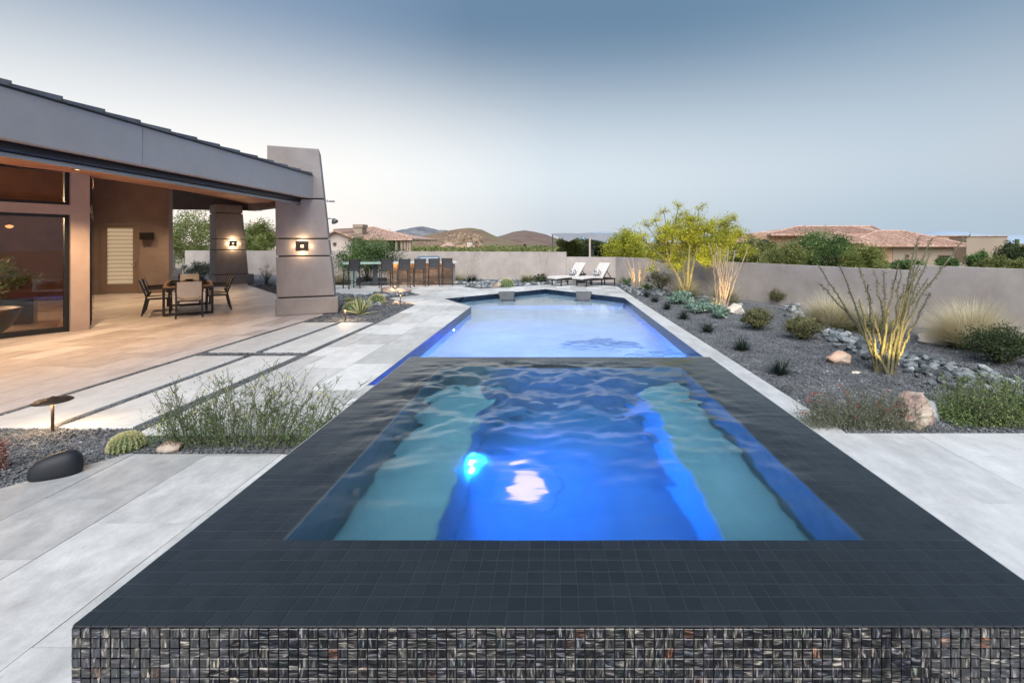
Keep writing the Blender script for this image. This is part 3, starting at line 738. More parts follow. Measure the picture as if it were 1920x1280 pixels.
# glazed wall
C0, D0 = Vector((-9.44, 9.42)), Vector((-16.0, 16.1))
ang = math.atan2(-.857, -.516)
def wl_pt(s, yy): return (C0.x - .516 * s + .857 * yy, C0.y - .857 * s - .516 * yy)
def wl_prism(s0, s1, y0, y1, z0, z1, name, m, top=False, bevel=0, parent=house):
    c = [wl_pt(s0, y0), wl_pt(s1, y0), wl_pt(s1, y1), wl_pt(s0, y1)]
    zt = [cz(q[0]) + .06 if top else z1 for q in c]
    return MB().hexa([(c[i][0], c[i][1], z0) for i in (0, 3, 2, 1)] + [(c[i][0], c[i][1], zt[i]) for i in (0, 3, 2, 1)]).build(name, m, parent, bevel=bevel)
wl_prism(0, .278, -.30, 0, 0, 0, 'wall_pier', M_stucco_house, True)
wl_prism(.278, 6.6, -.30, -.002, 2.33, 2.52, 'transom', M_stucco_house)
wl_prism(.278, 6.6, -.30, -.002, 3.23, 0, 'header', M_stucco_house, True)
wl_prism(4.6, 6.6, -.30, -.002, 0, 2.33, 'wall_pier', M_stucco_house)
for (z0, z1, s1) in ((.0, 2.33, 4.6), (2.52, 3.23, 6.6)):
    fr = wl_prism(.279, .34, -.20, -.08, z0, z1, 'window_frame', M_black)
    for (a, b_, c_, d_) in ((.34, s1, z0, z0 + (.10 if z0 < 1 else .06)), (.34, s1, z1 - .06, z1), (2.45, 2.53, z0 + .06, z1 - .06)):
        wl_prism(a, b_, -.20, -.08, c_ + .001, d_ - .001, 'rail', M_black, parent=fr)
    wl_prism(.34, s1, -.145, -.135, z0 + .06, z1 - .06, 'pane', M_glass, parent=fr)
# receding side wall and its tall dark doors
u = (D0 - C0).normalized(); n_ = Vector((u.y, -u.x)); Ls = (D0 - C0).length
def sp(s, yy): q = C0 + u * s - n_ * yy; return (q.x, q.y)
def sw(s0, s1, y0, y1, z0, z1, name, m, top=False, parent=house):
    c = [sp(s0, y0), sp(s1, y0), sp(s1, y1), sp(s0, y1)]
    zt = [cz(q[0]) + .06 if top else z1 for q in c]
    return MB().hexa([(c[i][0], c[i][1], z0) for i in (0, 1, 2, 3)] + [(c[i][0], c[i][1], zt[i]) for i in (0, 1, 2, 3)]).build(name, m, parent)
sw(.0, Ls, .002, .28, 0, 0, 'side_wall', M_stucco_house, True)
for s0, s1 in ((.5, 2.6), (2.8, 4.9), (5.1, 7.2)):
    w_ = sw(s0, s1, -.02, .001, .03, 2.4, 'sliding_door', M_black); sw(s0 + .08, s1 - .08, -.03, -.021, .12, 2.3, 'pane', M_glass, parent=w_)
    w_ = sw(s0, s1, -.02, .001, 2.55, 3.2, 'clerestory_window', M_black); sw(s0 + .06, s1 - .06, -.03, -.021, 2.6, 3.14, 'pane', M_glass, parent=w_)
# room behind the glass
room = [(-9.75, 9.0), (-16.2, 15.7), (-20, 12), (-15, 2.2), (-12.9, 3.6)]
MB().prism(room, .002, .008).build('room_floor', M_roomfloor, house)
b = MB()
for a_, c_ in (((-16.3, 15.9), (-20, 12)), ((-20, 12), (-15, 2.2)), ((-15, 2.2), (-12.9, 3.65))):
    dx, dy = c_[0] - a_[0], c_[1] - a_[1]; L_ = math.hypot(dx, dy); nx, ny = dy / L_ * .1, -dx / L_ * .1
    b.hexa([(*a_, 0), (*c_, 0), (c_[0] + nx, c_[1] + ny, 0), (a_[0] + nx, a_[1] + ny, 0), (*a_, 4.6), (*c_, 4.6), (c_[0] + nx, c_[1] + ny, 4.6), (a_[0] + nx, a_[1] + ny, 4.6)])
b.build('room_wall', M_dark_room, house)
# back wall with the louvred door
A19 = math.atan2(.75, 2.1)
M_taupe = mat('taupe_stucco', (.27, .215, .20), (.305, .245, .225), mott=.08, mscale=2, scale=2, rough=.92, bump=.22, bscale=90)
bk = Vector((math.cos(A19), math.sin(A19)))
def bp_(s, yy): return (D0.x + bk.x * s - bk.y * yy, D0.y + bk.y * s + bk.x * yy)
def bw_(s0, s1, y0, y1, z0, z1, name, m, top=False, bevel=0, parent=house):
    c = [bp_(s0, y0), bp_(s1, y0), bp_(s1, y1), bp_(s0, y1)]
    zt = [cz(q[0]) + .06 if top else z1 for q in c]
    return MB().hexa([(*c[i], z0) for i in range(4)] + [(*c[i], zt[i]) for i in range(4)]).build(name, m, parent, bevel=bevel)
bw_(-.3, .135, 0, .35, 0, 0, 'back_wall', M_taupe, True)
bw_(1.293, 2.146, 0, .35, 0, 0, 'back_wall', M_taupe, True)
bw_(.135, 1.293, .001, .349, 2.50, 0, 'back_wall', M_taupe, True)
M_doorpaint = mat('taupe_door_paint', (.27, .21, .18), rough=.5)
dr = bw_(.175, .345, .04, .09, .012, 2.46, 'door', M_doorpaint)
bw_(1.083, 1.253, .04, .09, .012, 2.46, 'stile', M_doorpaint, parent=dr)
bw_(.345, 1.083, .04, .09, 2.34, 2.46, 'rail', M_doorpaint, parent=dr); bw_(.345, 1.083, .04, .09, .012, .34, 'rail', M_doorpaint, parent=dr)
bw_(.345, 1.083, .062, .068, .34, 2.34, 'pane', window_glass('clear_door_glass', 1.45, (.95, .95, .95)), parent=dr)
bw_(.30, 1.13, .12, .14, .30, 2.40, 'backing', E_door, parent=dr)
M_louvre = mat('glowing_cream_slat', (.72, .64, .52), rough=.5, emit=(1, .80, .55), estr=.24)  # slats given emission so the louvres look lit
for k in range(14):
    z = .37 + k * .141
    c = [bp_(.35, .074), bp_(1.078, .074), bp_(1.078, .115), bp_(.35, .115)]
    MB().hexa([(*c[0], z + .0), (*c[1], z + .0), (*c[2], z + .035), (*c[3], z + .035), (*c[0], z + .075), (*c[1], z + .075), (*c[2], z + .100), (*c[3], z + .100)]).build('louvre_slat', M_louvre, dr)
hd = MB(); q = bp_(1.17, .03); q2 = bp_(1.17, -.02); q3 = bp_(1.06, -.02)
hd.tube([(*q, 1.02), (*q2, 1.02), (*q3, 1.02)], .011, 8); hd.tube([(*bp_(1.17, .04), 1.14), (*bp_(1.17, .02), 1.14)], .022, 10)
hd.build('handle', M_steel, dr)
for (a, b_, z0, z1) in ((.136, .172, 0, 2.497), (1.256, 1.292, 0, 2.497), (.174, 1.254, 2.463, 2.497)):
    bw_(a, b_, -.012, .10, z0, z1, 'door_frame', M_doorpaint)
# ceiling downlights, some added out of view to brighten floor and ceiling
for (x, y, on) in ((-11.35, 11.9, 170), (-12.9, 15.5, 150), (-8.75, 8.5, 260), (-8.2, 12.9, 25), (-7.9, 6.0, 120), (-14.4, 14.9, 110)):
    z = cz(x, y) - .004
    f = MB().lathe([(.045, 0), (.075, 0), (.075, -.012), (.05, -.012), (.045, 0)], 18).build('downlight', M_galv, house); f.location = (x, y, z)
    MB().lathe([(0, 0), (.044, 0), (.044, -.004), (0, -.004)], 16).build('lens', E_warm, f)
    lamp('SPOT', (0, 0, -.03), on, WARM, f, .04, (0, 0, -3), 105, .7)
lamp('POINT', (-13.4, 9.6, 2.6), 170, WARM, house, .15); lamp('POINT', (-12.6, 6.4, 2.6), 120, WARM, house, .15)  # bare lamps added to brighten the room, no fixtures
# a big bowl planter and lamp seen through the glass
pb = thing('bowl_planter', 'wide shallow bowl planter standing inside behind the large dark window', 'planter', (-10.65, 8.55, .008))
MB().lathe([(.25, 0), (.42, .18), (.55, .48), (.57, .52), (.53, .52), (.40, .22), (0, .12)], 28).build('bowl', M_bronze, pb, smooth=True)
MB().lathe([(0, .42), (.50, .44), (.50, .40), (0, .40)], 20).build('soil', M_grout, pb)

cb = thing('planter_box', 'black rectangular planter with leafy plants inside the big window', 'planter', (-11.9, 9.9, .008), R(40))
MB().box(-.55, .55, -.2, .2, 0, .55).build('box', M_black, cb, bevel=.01)
sf = thing('leather_sofa', 'rust coloured sofa standing inside behind the window glass', 'sofa', (-13.3, 9.2, .008), R(45))
M_rust = mat('rust_leather', (.28, .09, .04), (.36, .13, .06), scale=3, rough=.5)
MB().box(-1.1, 1.1, -.4, .4, .12, .45).build('seat', M_rust, sf, bevel=.05); MB().box(-1.1, 1.1, .25, .45, .451, .95).build('backrest', M_rust, sf, bevel=.05)
for x_ in (-1.1, .9): MB().box(x_, x_ + .2, -.4, .25, .452, .68).build('armrest', M_rust, sf, bevel=.04)

pd = thing('pendant_lamp', 'cluster of small orange glass pendants glowing inside behind the window', 'pendant lamp', (-11.3, 8.8, 1.95))
E_or = emis('orange_glass', (1, .35, .12), 1.1)
for k in range(14):
    x, y, z = rng.uniform(-.9, .9), rng.uniform(-.25, .25), rng.uniform(-.08, .12)
    MB().lathe([(.004, 0), (.045, .02), (.06, .05), (.01, .07)], 9, (x, y, z)).build('glass_shade', E_or, pd)
MB().tube([(0, 0, .2), (0, 0, 1.5)], .01, 6).build('cord', M_black, pd)

# ------------------------------------------------------------------ columns
def column(label, loc, rz, wid, dep, top_left, xr, zs, lampx, group='tapered stucco columns of the patio', top=4.15, lit=True):
    """xr: right edge width at (plinth top, top of body)"""
    t = thing('stucco_column', label, 'column', loc, rz, group)
    z0g, z1g, z2g, z3g = zs
    def xrt(z): k = (z - z0g) / (z3g - z0g); return xr[0] + (xr[1] - xr[0]) * k
    def xl(z): return -.03 * (z - z0g) / (z3g - z0g)
    def yd(z): return dep - .16 * (z - z0g) / (z3g - z0g)
    MB().box(-.02, wid, -.07, dep + .07, 0, z0g - .015).build('plinth', M_stucco, t, bevel=.025)
    def blk(a, b_, xl0=None):
        l0, l1 = xl(a), xl(b_)
        if xl0 is not None: l0 = l1 = xl0
        MB().hexa([(l0, 0, a), (xrt(a), 0, a), (xrt(a), yd(a), a), (l0, yd(a), a), (l1, .0, b_), (xrt(b_), .0, b_), (xrt(b_), yd(b_), b_), (l1, yd(b_), b_)]).build('stucco_block', M_stucco, t, bevel=.018)
    g = .017
    blk(z0g + g, z1g - g); blk(z1g + g, z2g - g); blk(z2g + g, z3g - g)
    if top: blk(z3g + g, top, top_left)
    zt = z3g + g + .01
    MB().hexa([(.045, .04, z0g - .02), (xr[0] - .05, .04, z0g - .02), (xr[0] - .05, dep - .05, z0g - .02), (.045, dep - .05, z0g - .02), (.03, .04, zt), (xr[1] - .06, .04, zt), (xr[1] - .06, dep - .22, zt), (.03, dep - .22, zt)]).build('recessed_core', M_groove, t)
    return t
def wall_light(label, loc, rz, pw=9):
    t = thing('wall_light', label, 'wall light', loc, rz, 'square wall lights on the columns')
    MB().box(-.05, .05, -.06, -.001, -.04, .04).build('backplate', M_black, t)
    fr = MB()
    for (a, b_, c, d_) in ((-.14, .14, .085, .12), (-.14, .14, -.12, -.085), (-.14, -.075, -.085, .085), (.075, .14, -.085, .085)):
        fr.box(a, b_, -.11, -.06, c, d_)
    fr.build('frame', M_bronze, t)
    MB().box(-.074, .074, -.088, -.084, -.084, .084).build('inner_plate', M_bronze, t)
    MB().box(-.035, .035, -.094, -.089, -.035, .035).build('glowing_lens', emis('lens', (1, .55, .3), 1.6), t)
    for dx, dz in ((0, .10), (0, -.10)):
        lamp('POINT', (dx, -.085, dz * 1.45), pw * .55, WARM, t, .035)
    for dx in (-.18, .18): lamp('POINT', (dx, -.07, 0), pw * .16, WARM, t, .03)
    return t
c1 = column('near tapered stucco column with dark reveals, notched round the grey fascia', (-6.73, 11.27, 0), R(23.3), 1.37, 1.0, -.20, (1.29, 1.048), (.43, 1.45, 1.89, 2.89), .55)
def loc_on(o, rz, x, y, z): c, s_ = math.cos(rz), math.sin(rz); return (o[0] + c * x - s_ * y, o[1] + s_ * x + c * y, z)
wall_light('square bronze wall light glowing on the near column', loc_on((-6.73, 11.27), R(23.3), .56, 0, 1.70), R(23.3), 5)
c2 = column('corner tapered column with a wall light between the near column and the door wall', (-14.53, 19.95, 0), R(45), 1.41, 1.5, None, (1.20, .986), (.43, 1.52, 2.0, 3.14), .6, top=3.5)
wall_light('square bronze wall light glowing on the corner column farther back', loc_on((-14.53, 19.95), R(45), .60, 0, 1.80), R(45), 11)
c3 = column('pale tapered column just visible past the end of the door wall', (-21.06, 24.0, 0), R(45), 1.41, 1.5, None, (1.15, .98), (.43, 1.52, 2.0, 3.14), .6, top=3.6)
t = thing('wall_speaker', 'black box speaker on the wall right of the louvred door', 'speaker', (*bp_(1.55, 0), 2.05), A19)
MB().box(-.19, .19, -.20, -.06, -.13, .13).build('cabinet', M_black, t, bevel=.01); MB().box(-.05, .05, -.06, -.001, -.05, .05).build('bracket', M_black, t)
t = thing('flood_light', 'grey round security floodlight on an arm at the right side of the near column', 'floodlight', loc_on((-6.73, 11.27), R(23.3), 1.10, .3, 2.38), R(10))
MB().tube([(-.02, 0, .03), (.08, 0, .04), (.15, 0, .02)], .014, 8).build('arm', M_galv, t)
f = MB().lathe([(.02, 0), (.05, .03), (.085, .10), (.085, .11), (0, .11)], 18).build('head', M_galv, t, smooth=False); f.location = (.15, 0, .03); f.rotation_euler = (R(20), R(150), 0)
t = thing('camera_bracket', 'small grey bracket fixture high on the right side of the near column', 'fixture', loc_on((-6.73, 11.27), R(23.3), 1.06, .3, 2.86), R(10))
MB().tube([(-.02, 0, 0), (.14, 0, .0)], .012, 8).build('arm', M_galv, t); MB().box(.10, .22, -.03, .03, -.02, .02).build('head', M_galv, t); MB().tube([(.05, 0, .0), (.05, 0, .05)], .008, 6).build('pin', M_galv, t)
t = thing('junction_box', 'small dark square box near the top of the near column face', 'box', loc_on((-6.73, 11.27), R(23.3), .47, -.001, 2.77), R(23.3))
MB().box(-.045, .045, -.03, 0, -.05, .05).build('cover', M_bronze, t)

# ================================================================== GARDEN WALLS
def wall_run(name, label, pts, h, th=.2, cap=.02):
    t = thing(name, label, 'wall', (0, 0, 0))
    b = MB(); n = len(pts); P = [Vector(q) for q in pts]; off = []
    for i in range(n):
        d_ = (P[min(i + 1, n - 1)] - P[max(i - 1, 0)]).normalized(); off.append(Vector((d_.y, -d_.x)) * -1)
    for i in range(n - 1):
        a, c = P[i], P[i + 1]; a2, c2_ = a + off[i] * th, c + off[i + 1] * th
        b.hexa([(*a, -.1), (*c, -.1), (*c2_, -.1), (*a2, -.1), (*a, h), (*c, h), (*c2_, h), (*a2, h)])
    o = b.build('wall_body', M_wall, t)
    return t
wall_run('garden_wall', 'taller grey stucco garden wall behind the bar and bar stools', [(-23, 28.9), (-16, 27), (-9, 25), (-4, 23.6), (.68, 22.4)], 1.40)
wall_run('garden_wall', 'lower tan stucco garden wall from the chaises round to the big ocotillo', [(.69, 22.397), (3.0, 21.8), (4.7, 18.3), (6.1, 15.0), (7.0, 12.5), (7.88, 10.1)], 1.165)
wall_run('garden_wall', 'raised end section of tan garden wall behind the pale straw grass at right', [(7.885, 10.09), (9.35, 6.5), (10.8, 2.9), (12, 0)], 1.285)

# ================================================================== FURNITURE
def dining_chair(label, loc, rz):
    t = thing('dining_chair', label, 'chair', loc, rz, 'chairs round the patio dining table')
    M_ = M_frame
    MB().hexa([(-.24, -.24, .42), (.24, -.24, .42), (.22, .22, .40), (-.22, .22, .40), (-.24, -.24, .445), (.24, -.24, .445), (.22, .22, .425), (-.22, .22, .425)]).build('seat', M_white_fab, t, bevel=.008)
    bk_ = MB()
    pr = [(.22, .50), (.27, .65), (.315, .80), (.33, .86)]
    for (y0, z0), (y1, z1) in zip(pr, pr[1:]):
        bk_.hexa([(-.23, y0, z0), (.23, y0, z0), (.23, y0 + .02, z0), (-.23, y0 + .02, z0), (-.23, y1, z1), (.23, y1, z1), (.23, y1 + .02, z1), (-.23, y1 + .02, z1)])
    bk_.build('backrest', M_white_fab, t)
    for s_ in (-1, 1):
        MB().bar((s_ * .24, -.23, .0), (s_ * .245, -.21, .65), .035).build('leg', M_, t)
        b = MB(); b.bar((s_ * .25, .30, .0), (s_ * .245, .21, .46), .035); b.bar((s_ * .245, .21, .46), (s_ * .245, .34, .87), .035); b.build('leg', M_, t)
        MB().bar((s_ * .25, -.24, .655), (s_ * .25, .28, .64), .045, .03).build('armrest', M_, t)
        MB().bar((s_ * .245, -.22, .40), (s_ * .245, .22, .40), .03).build('side_rail', M_, t)
    MB().bar((-.24, .22, .40), (.24, .22, .40), .03).build('rear_rail', M_, t); MB().bar((-.24, -.23, .40), (.24, -.23, .40), .03).build('front_rail', M_, t)
    return t
TU, TV = Vector((.79, .613)), Vector((-.613, .79))
TO = Vector((-9.42, 11.15)); TW, TL_ = 1.0, 2.3
ta = math.atan2(.613, .79)
tb_ = thing('dining_table', 'patio dining table with teak plank top on dark metal legs, set with olive plates', 'table', (TO.x, TO.y, 0), ta)
TH = .71
npk = 8
for k in range(npk):
    MB().box(k * TW / npk + .003, (k + 1) * TW / npk - .003, -.03, TL_ + .03, TH - .035, TH).build('plank', M_teak, tb_, bevel=.003)
for x in (.0, TW - .05):
    for y in (0, TL_ - .05): MB().box(x, x + .05, y, y + .05, .05, TH - .036).build('leg', M_frame, tb_)
for y in (.0, TL_ - .05): MB().box(0, TW, y, y + .05, .0, .049).build('foot_rail', M_frame, tb_); MB().box(.051, TW - .051, y, y + .05, TH - .085, TH - .037).build('apron', M_frame, tb_)
def tpos(a, b_): q = TO + TU * a + TV * b_; return (q.x, q.y, 0)
dining_chair('cream sling dining chair at the near end of the dining table, back to the camera', tpos(.52, -.42), ta + R(180))
c0 = dining_chair('cream sling dining chair at the left side of the dining table, nearest the camera', tpos(-.10, .62), ta + R(90))
c = copy_tree(c0, 'cream sling dining chair at the left side of the table, nearer the louvred door'); c.location = tpos(-.10, 1.45)
c = copy_tree(c0, 'cream sling dining chair at the right side of the table, nearer the camera'); c.location = tpos(TW + .10, .72); c.rotation_euler.z = ta - R(90)
c = copy_tree(c0, 'cream sling dining chair at the right side of the table, nearer the corner column'); c.location = tpos(TW + .10, 1.5); c.rotation_euler.z = ta - R(90)
c = copy_tree(c0, 'cream sling dining chair at the far end of the table, facing the camera'); c.location = tpos(.5, TL_ + .42); c.rotation_euler.z = ta
pl0 = None
for k, (a, b_, lb) in enumerate(((.20, .45, 'olive plate setting at the near left corner of the dining table'), (.18, 1.1, 'olive plate setting on the left side of the table, second from the near end'),
                     (.5, 1.98, 'olive plate setting at the far end of the dining table'), (.80, 1.25, 'olive plate setting on the right side, farther along the table'), (.80, .5, 'olive plate setting at the near right side of the dining table'), (.20, 1.7, 'olive plate setting on the left side nearest the door wall'))):
    x, y, _ = tpos(a, b_)
    if pl0 is None:
        o = thing('plate_setting', lb, 'plates', (x, y, TH), 0, 'place settings on the dining table')
        MB().lathe([(0, 0), (.10, 0), (.165, .022), (.165, .027), (.10, .008), (0, .008)], 24).build('plate', M_plate, o, smooth=True)
        MB().lathe([(0, .009), (.05, .009), (.10, .055), (.105, .06), (.095, .055), (.05, .02), (0, .02)], 24).build('bowl', M_plate, o, smooth=True); pl0 = o
    else: o = copy_tree(pl0, lb); o.location = (x, y, TH)

def bar_stool(label, loc, rz):
    t = thing('bar_stool', label, 'bar stool', loc, rz, 'bar stools at the outdoor bar')
    MB().box(-.21, .21, -.21, .20, .72, .755).build('seat', M_wicker, t, bevel=.01)
    b = MB()
    for (y0, z0), (y1, z1) in zip([(.20, .78), (.22, .95), (.27, 1.16)], [(.22, .95), (.27, 1.16), (.275, 1.17)]):
        b.hexa([(-.205, y0, z0), (.205, y0, z0), (.205, y0 + .02, z0), (-.205, y0 + .02, z0), (-.205, y1, z1), (.205, y1, z1), (.205, y1 + .02, z1), (-.205, y1 + .02, z1)])
    b.build('backrest', M_wicker, t)
    for s_ in (-1, 1):
        MB().bar((s_ * .22, -.23, 0), (s_ * .205, -.19, .735), .032).build('leg', M_frame, t)
        b = MB(); b.bar((s_ * .225, .25, 0), (s_ * .21, .19, .75), .032); b.bar((s_ * .21, .19, .75), (s_ * .215, .28, 1.18), .032); b.build('leg', M_frame, t)
        MB().bar((s_ * .22, -.21, .25), (s_ * .22, .22, .25), .022).build('footrest', M_frame, t)
    MB().bar((-.22, -.215, .30), (.22, -.215, .30), .022).build('footrest', M_frame, t); MB().bar((-.22, .23, .25), (.22, .23, .25), .022).build('footrest', M_frame, t)
    return t
B0, B1 = Vector((-8.55, 18.95)), Vector((-4.25, 20.6)); bu = (B1 - B0).normalized(); ba = math.atan2(bu.y, bu.x)
bar = thing('outdoor_bar', 'outdoor kitchen bar with ledgestone front lit orange and pale counter', 'bar', (B0.x, B0.y, 0), ba)
BL = (B1 - B0).length
MB().box(1.7, BL - .15, .35, 1.0, 0, .86).build('core', M_grout, bar)
rr = random.Random(5); z = .0
while z < .84:
    h = rr.choice((.10, .14)); x = 1.68
    h = min(h, .858 - z)
    while x < BL - .15:
        w_ = min(rr.uniform(.35, .7), BL - .13 - x)
        MB().box(x + .003, x + w_ - .003, .30 + rr.uniform(0, .015), .349, z + .003, z + h - .003).build('ledgestone', M_ledge, bar); x += w_
    z += h
MB().box(1.55, BL, .0, 1.05, .95, 1.0).build('counter_top', M_quartz, bar, bevel=.006)
MB().box(1.65, BL - .12, .31, 1.02, .861, .948).build('counter_support', M_grout, bar)
MB().box(BL - .149, BL - .02, .32, 1.0, 0, .86).build('end_wall', M_stucco, bar)
for k in range(5): lamp('POINT', (2.0 + k * .52, .20, .88), 1.3, (1, .45, .12), bar, .02)
gt = thing('high_bar_table', 'high bar table with frosted green glass top on a thick pedestal', 'table', (B0.x, B0.y, 0), ba)
MB().box(-.05, 1.54, -.10, 1.0, .93, 1.02).build('glass_top', M_glass_green, gt, bevel=.01)
MB().box(.25, .45, .25, .65, 0, .93).build('pedestal', M_glass_green, gt); MB().box(1.1, 1.3, .25, .65, 0, .93).build('pedestal', M_loung, gt)
gr = thing('built_in_grill', 'stainless steel grill with its hood on the bar counter', 'grill', (*(B0 + bu * 3.45 + Vector((-bu.y, bu.x)) * .68), 1.0), ba)
b = MB(); b.hexa([(-.50, -.28, .06), (.50, -.28, .06), (.50, .28, .06), (-.50, .28, .06), (-.46, -.10, .24), (.46, -.10, .24), (.46, .26, .26), (-.46, .26, .26)]); b.build('hood', M_steel, gr, bevel=.02)
MB().box(-.52, .52, -.30, .30, .001, .058).build('fire_box', M_steel, gr); MB().tube([(-.36, -.26, .14), (-.36, -.33, .15), (.36, -.33, .15), (.36, -.26, .14)], .012, 8).build('handle', M_steel, gr)
s0 = bar_stool('black bar stool alone at the left end of the green glass bar table', (-7.98, 18.35, 0), ba + R(180 + 30))
for k, (px, py, lb, rz) in enumerate(((722, 541, 'black bar stool in front of the green glass table, second from the left', 15), (755, 539.5, 'black bar stool where the glass table meets the stone bar, third from the left', 12),
                  (785, 537.5, 'black bar stool in front of the orange lit stone, fourth from the left', 8), (812, 536, 'black bar stool in front of the grill, second from the right', 4), (838, 534.5, 'black bar stool at the right end of the stone bar', -6))):
    c = copy_tree(s0, lb); g = G(px, py); c.location = (g[0], g[1] + .1, 0); c.rotation_euler.z = ba + R(180 + rz - 6)

def chaise(label, loc, rz):
    t = thing('chaise_lounge', label, 'chaise lounge', loc, rz, 'white chaise lounges by the garden wall')
    # local: head at +y, foot at -y
    fr = MB(); H = .27
    for s_ in (-1, 1): fr.bar((s_ * .31, -.95, H), (s_ * .31, .95, H), .035, .06)
    fr.bar((-.31, -.95, H), (.31, -.95, H), .035, .05); fr.bar((-.31, .95, H), (.31, .95, H), .035, .05); fr.bar((-.31, .15, H), (.31, .15, H), .035, .05)
    fr.build('frame', M_frame, t)
    for s_ in (-1, 1):
        for y in (-.72, .15, .93): MB().bar((s_ * .31, y, 0), (s_ * .31, y, H), .04).build('leg', M_frame, t)
    pr = [(-.98, H + .03), (-.85, H + .05), (-.30, H + .07), (.15, H + .045)]
    b = MB()
    for (y0, z0), (y1, z1) in zip(pr, pr[1:]):
        b.hexa([(-.32, y0, z0), (.32, y0, z0), (.32, y1, z1), (-.32, y1, z1), (-.32, y0, z0 + .08), (.32, y0, z0 + .08), (.32, y1, z1 + .08), (-.32, y1, z1 + .08)])
    b.build('seat_cushion', M_cushion, t, bevel=.012)
    q0, q1 = Vector((0, .12, H + .06)), Vector((0, .62, H + .70)); dd = (q1 - q0).normalized(); nn = Vector((0, dd.z, -dd.y)) * .08
    MB().hexa([(-.32, q0.y, q0.z), (.32, q0.y, q0.z), (.32, q0.y + nn.y, q0.z + nn.z), (-.32, q0.y + nn.y, q0.z + nn.z), (-.32, q1.y, q1.z), (.32, q1.y, q1.z), (.32, q1.y + nn.y, q1.z + nn.z), (-.32, q1.y + nn.y, q1.z + nn.z)]).build('back_cushion', M_cushion, t, bevel=.02)
    b = MB(); b.bar((-.30, .22, H), (-.30, .66, H + .64), .03); b.bar((.30, .22, H), (.30, .66, H + .64), .03); b.bar((-.30, .48, H + .33), (-.30, .75, H), .025); b.bar((.30, .48, H + .33), (.30, .75, H), .025); b.build('back_frame', M_frame, t)
    return t
def pillow(label, loc, rz):
    n = 10; V = []; u_ = np.linspace(-1, 1, n)
    b = MB()
    for sg in (1, -1):
        X, Y = np.meshgrid(u_, u_); Z = sg * .065 * ((1 - X ** 4) * (1 - Y ** 4)) ** .6
        v = np.stack([X * .22 * (1 - .06 * Y ** 2), Z, Y * .13 * (1 - .06 * X ** 2)], -1).reshape(-1, 3)
        i = (np.arange(n - 1)[:, None] * n + np.arange(n - 1)[None, :]).reshape(-1)
        f = np.stack([i, i + 1, i + n + 1, i + n], 1) if sg < 0 else np.stack([i, i + n, i + n + 1, i + 1], 1)
        b.addnp(v, f, 0.0)
    o = b.build('throw_pillow', M_pillow, None, smooth=True); o.location = loc; o.rotation_euler = (R(-38), 0, rz)
    return tag(o, label, 'pillow', 'patterned pillows on the chaises')
for px, py, lb, pb_l in ((1072, 533, 'white cushioned chaise lounge, the left of the pair by the wall', 'black and white patterned pillow on the left chaise'), (1118, 534, 'white cushioned chaise lounge, the right of the pair nearer the flowering tree', 'black and white patterned pillow on the right chaise')):
    g = G(px - 4, py + 1); rz = R(-52)
    chaise(lb, (g[0], g[1], 0), rz)
    hx, hy = -math.sin(rz), math.cos(rz)
    pillow(pb_l, (g[0] + hx * .16, g[1] + hy * .16, .27 + .29), rz)
g = G(1089, 529); t = thing('drum_side_table', 'round grey drum side table between the two chaises', 'side table', (g[0], g[1] - .2, 0))
MB().lathe([(0, 0), (.20, 0), (.24, .2), (.22, .40), (0, .40)], 24).build('drum', M_loung, t); MB().lathe([(0, .401), (.25, .401), (.25, .43), (0, .43)], 24).build('table_top', M_galv, t)

# ================================================================== VEGETATION HELPERS
def rdirs(n, g=rng):
    v = g.normal(size=(n, 3)); return v / np.linalg.norm(v, axis=1, keepdims=True)
def leaves(b, P, size, aspect=2.2, tone=None, up=0.0, dirs=None):
    """rhombus leaves at points P"""
    n = len(P)
    if n == 0: return
    d = rdirs(n) if dirs is None else dirs; d = d + np.array([0, 0, up]); d /= np.linalg.norm(d, axis=1, keepdims=True)
    s = np.cross(d, rdirs(n)); s /= np.linalg.norm(s, axis=1, keepdims=True) + 1e-9
    L = (size * rng.uniform(.6, 1.3, n))[:, None]; w = L / aspect / 2
    V = np.stack([P, P + d * L * .5 + s * w, P + d * L, P + d * L * .5 - s * w], 1).reshape(-1, 3)
    Fc = np.arange(n * 4).reshape(n, 4)
    b.addnp(V, Fc, rng.uniform(.01, .99, n) if tone is None else tone)
def clump_pts(c, rad, n, nc, spread=.28, flat_bottom=True, shell=.55):
    """leaf positions gathered in clumps inside an ellipsoid: uneven outline, gaps between"""
    u = rdirs(nc); r = rng.uniform(shell, 1.0, nc)[:, None]
    C_ = u * r
    if flat_bottom: C_[:, 2] = np.abs(C_[:, 2]) * rng.choice([1, 1, 1, -.35], nc)
    k = rng.integers(0, nc, n); sz = rng.uniform(.5, 1.3, nc)[:, None]
    P = C_[k] + rng.normal(size=(n, 3)) * spread * sz[k] * .6
    tones = (rng.uniform(.05, .95, nc)[k] * .6 + rng.uniform(0, .4, n))
    P = P * np.array(rad) + np.array(c)
    return P, np.clip(tones + .12 * (P[:, 2] - c[2]) / max(rad[2], .01), .02, .98), C_ * np.array(rad) + np.array(c)
def bez(a, b_, c, n=6):
    a, b_, c = Vector(a), Vector(b_), Vector(c)
    return [tuple(a * (1 - t) ** 2 + b_ * 2 * t * (1 - t) + c * t * t) for t in np.linspace(0, 1, n)]
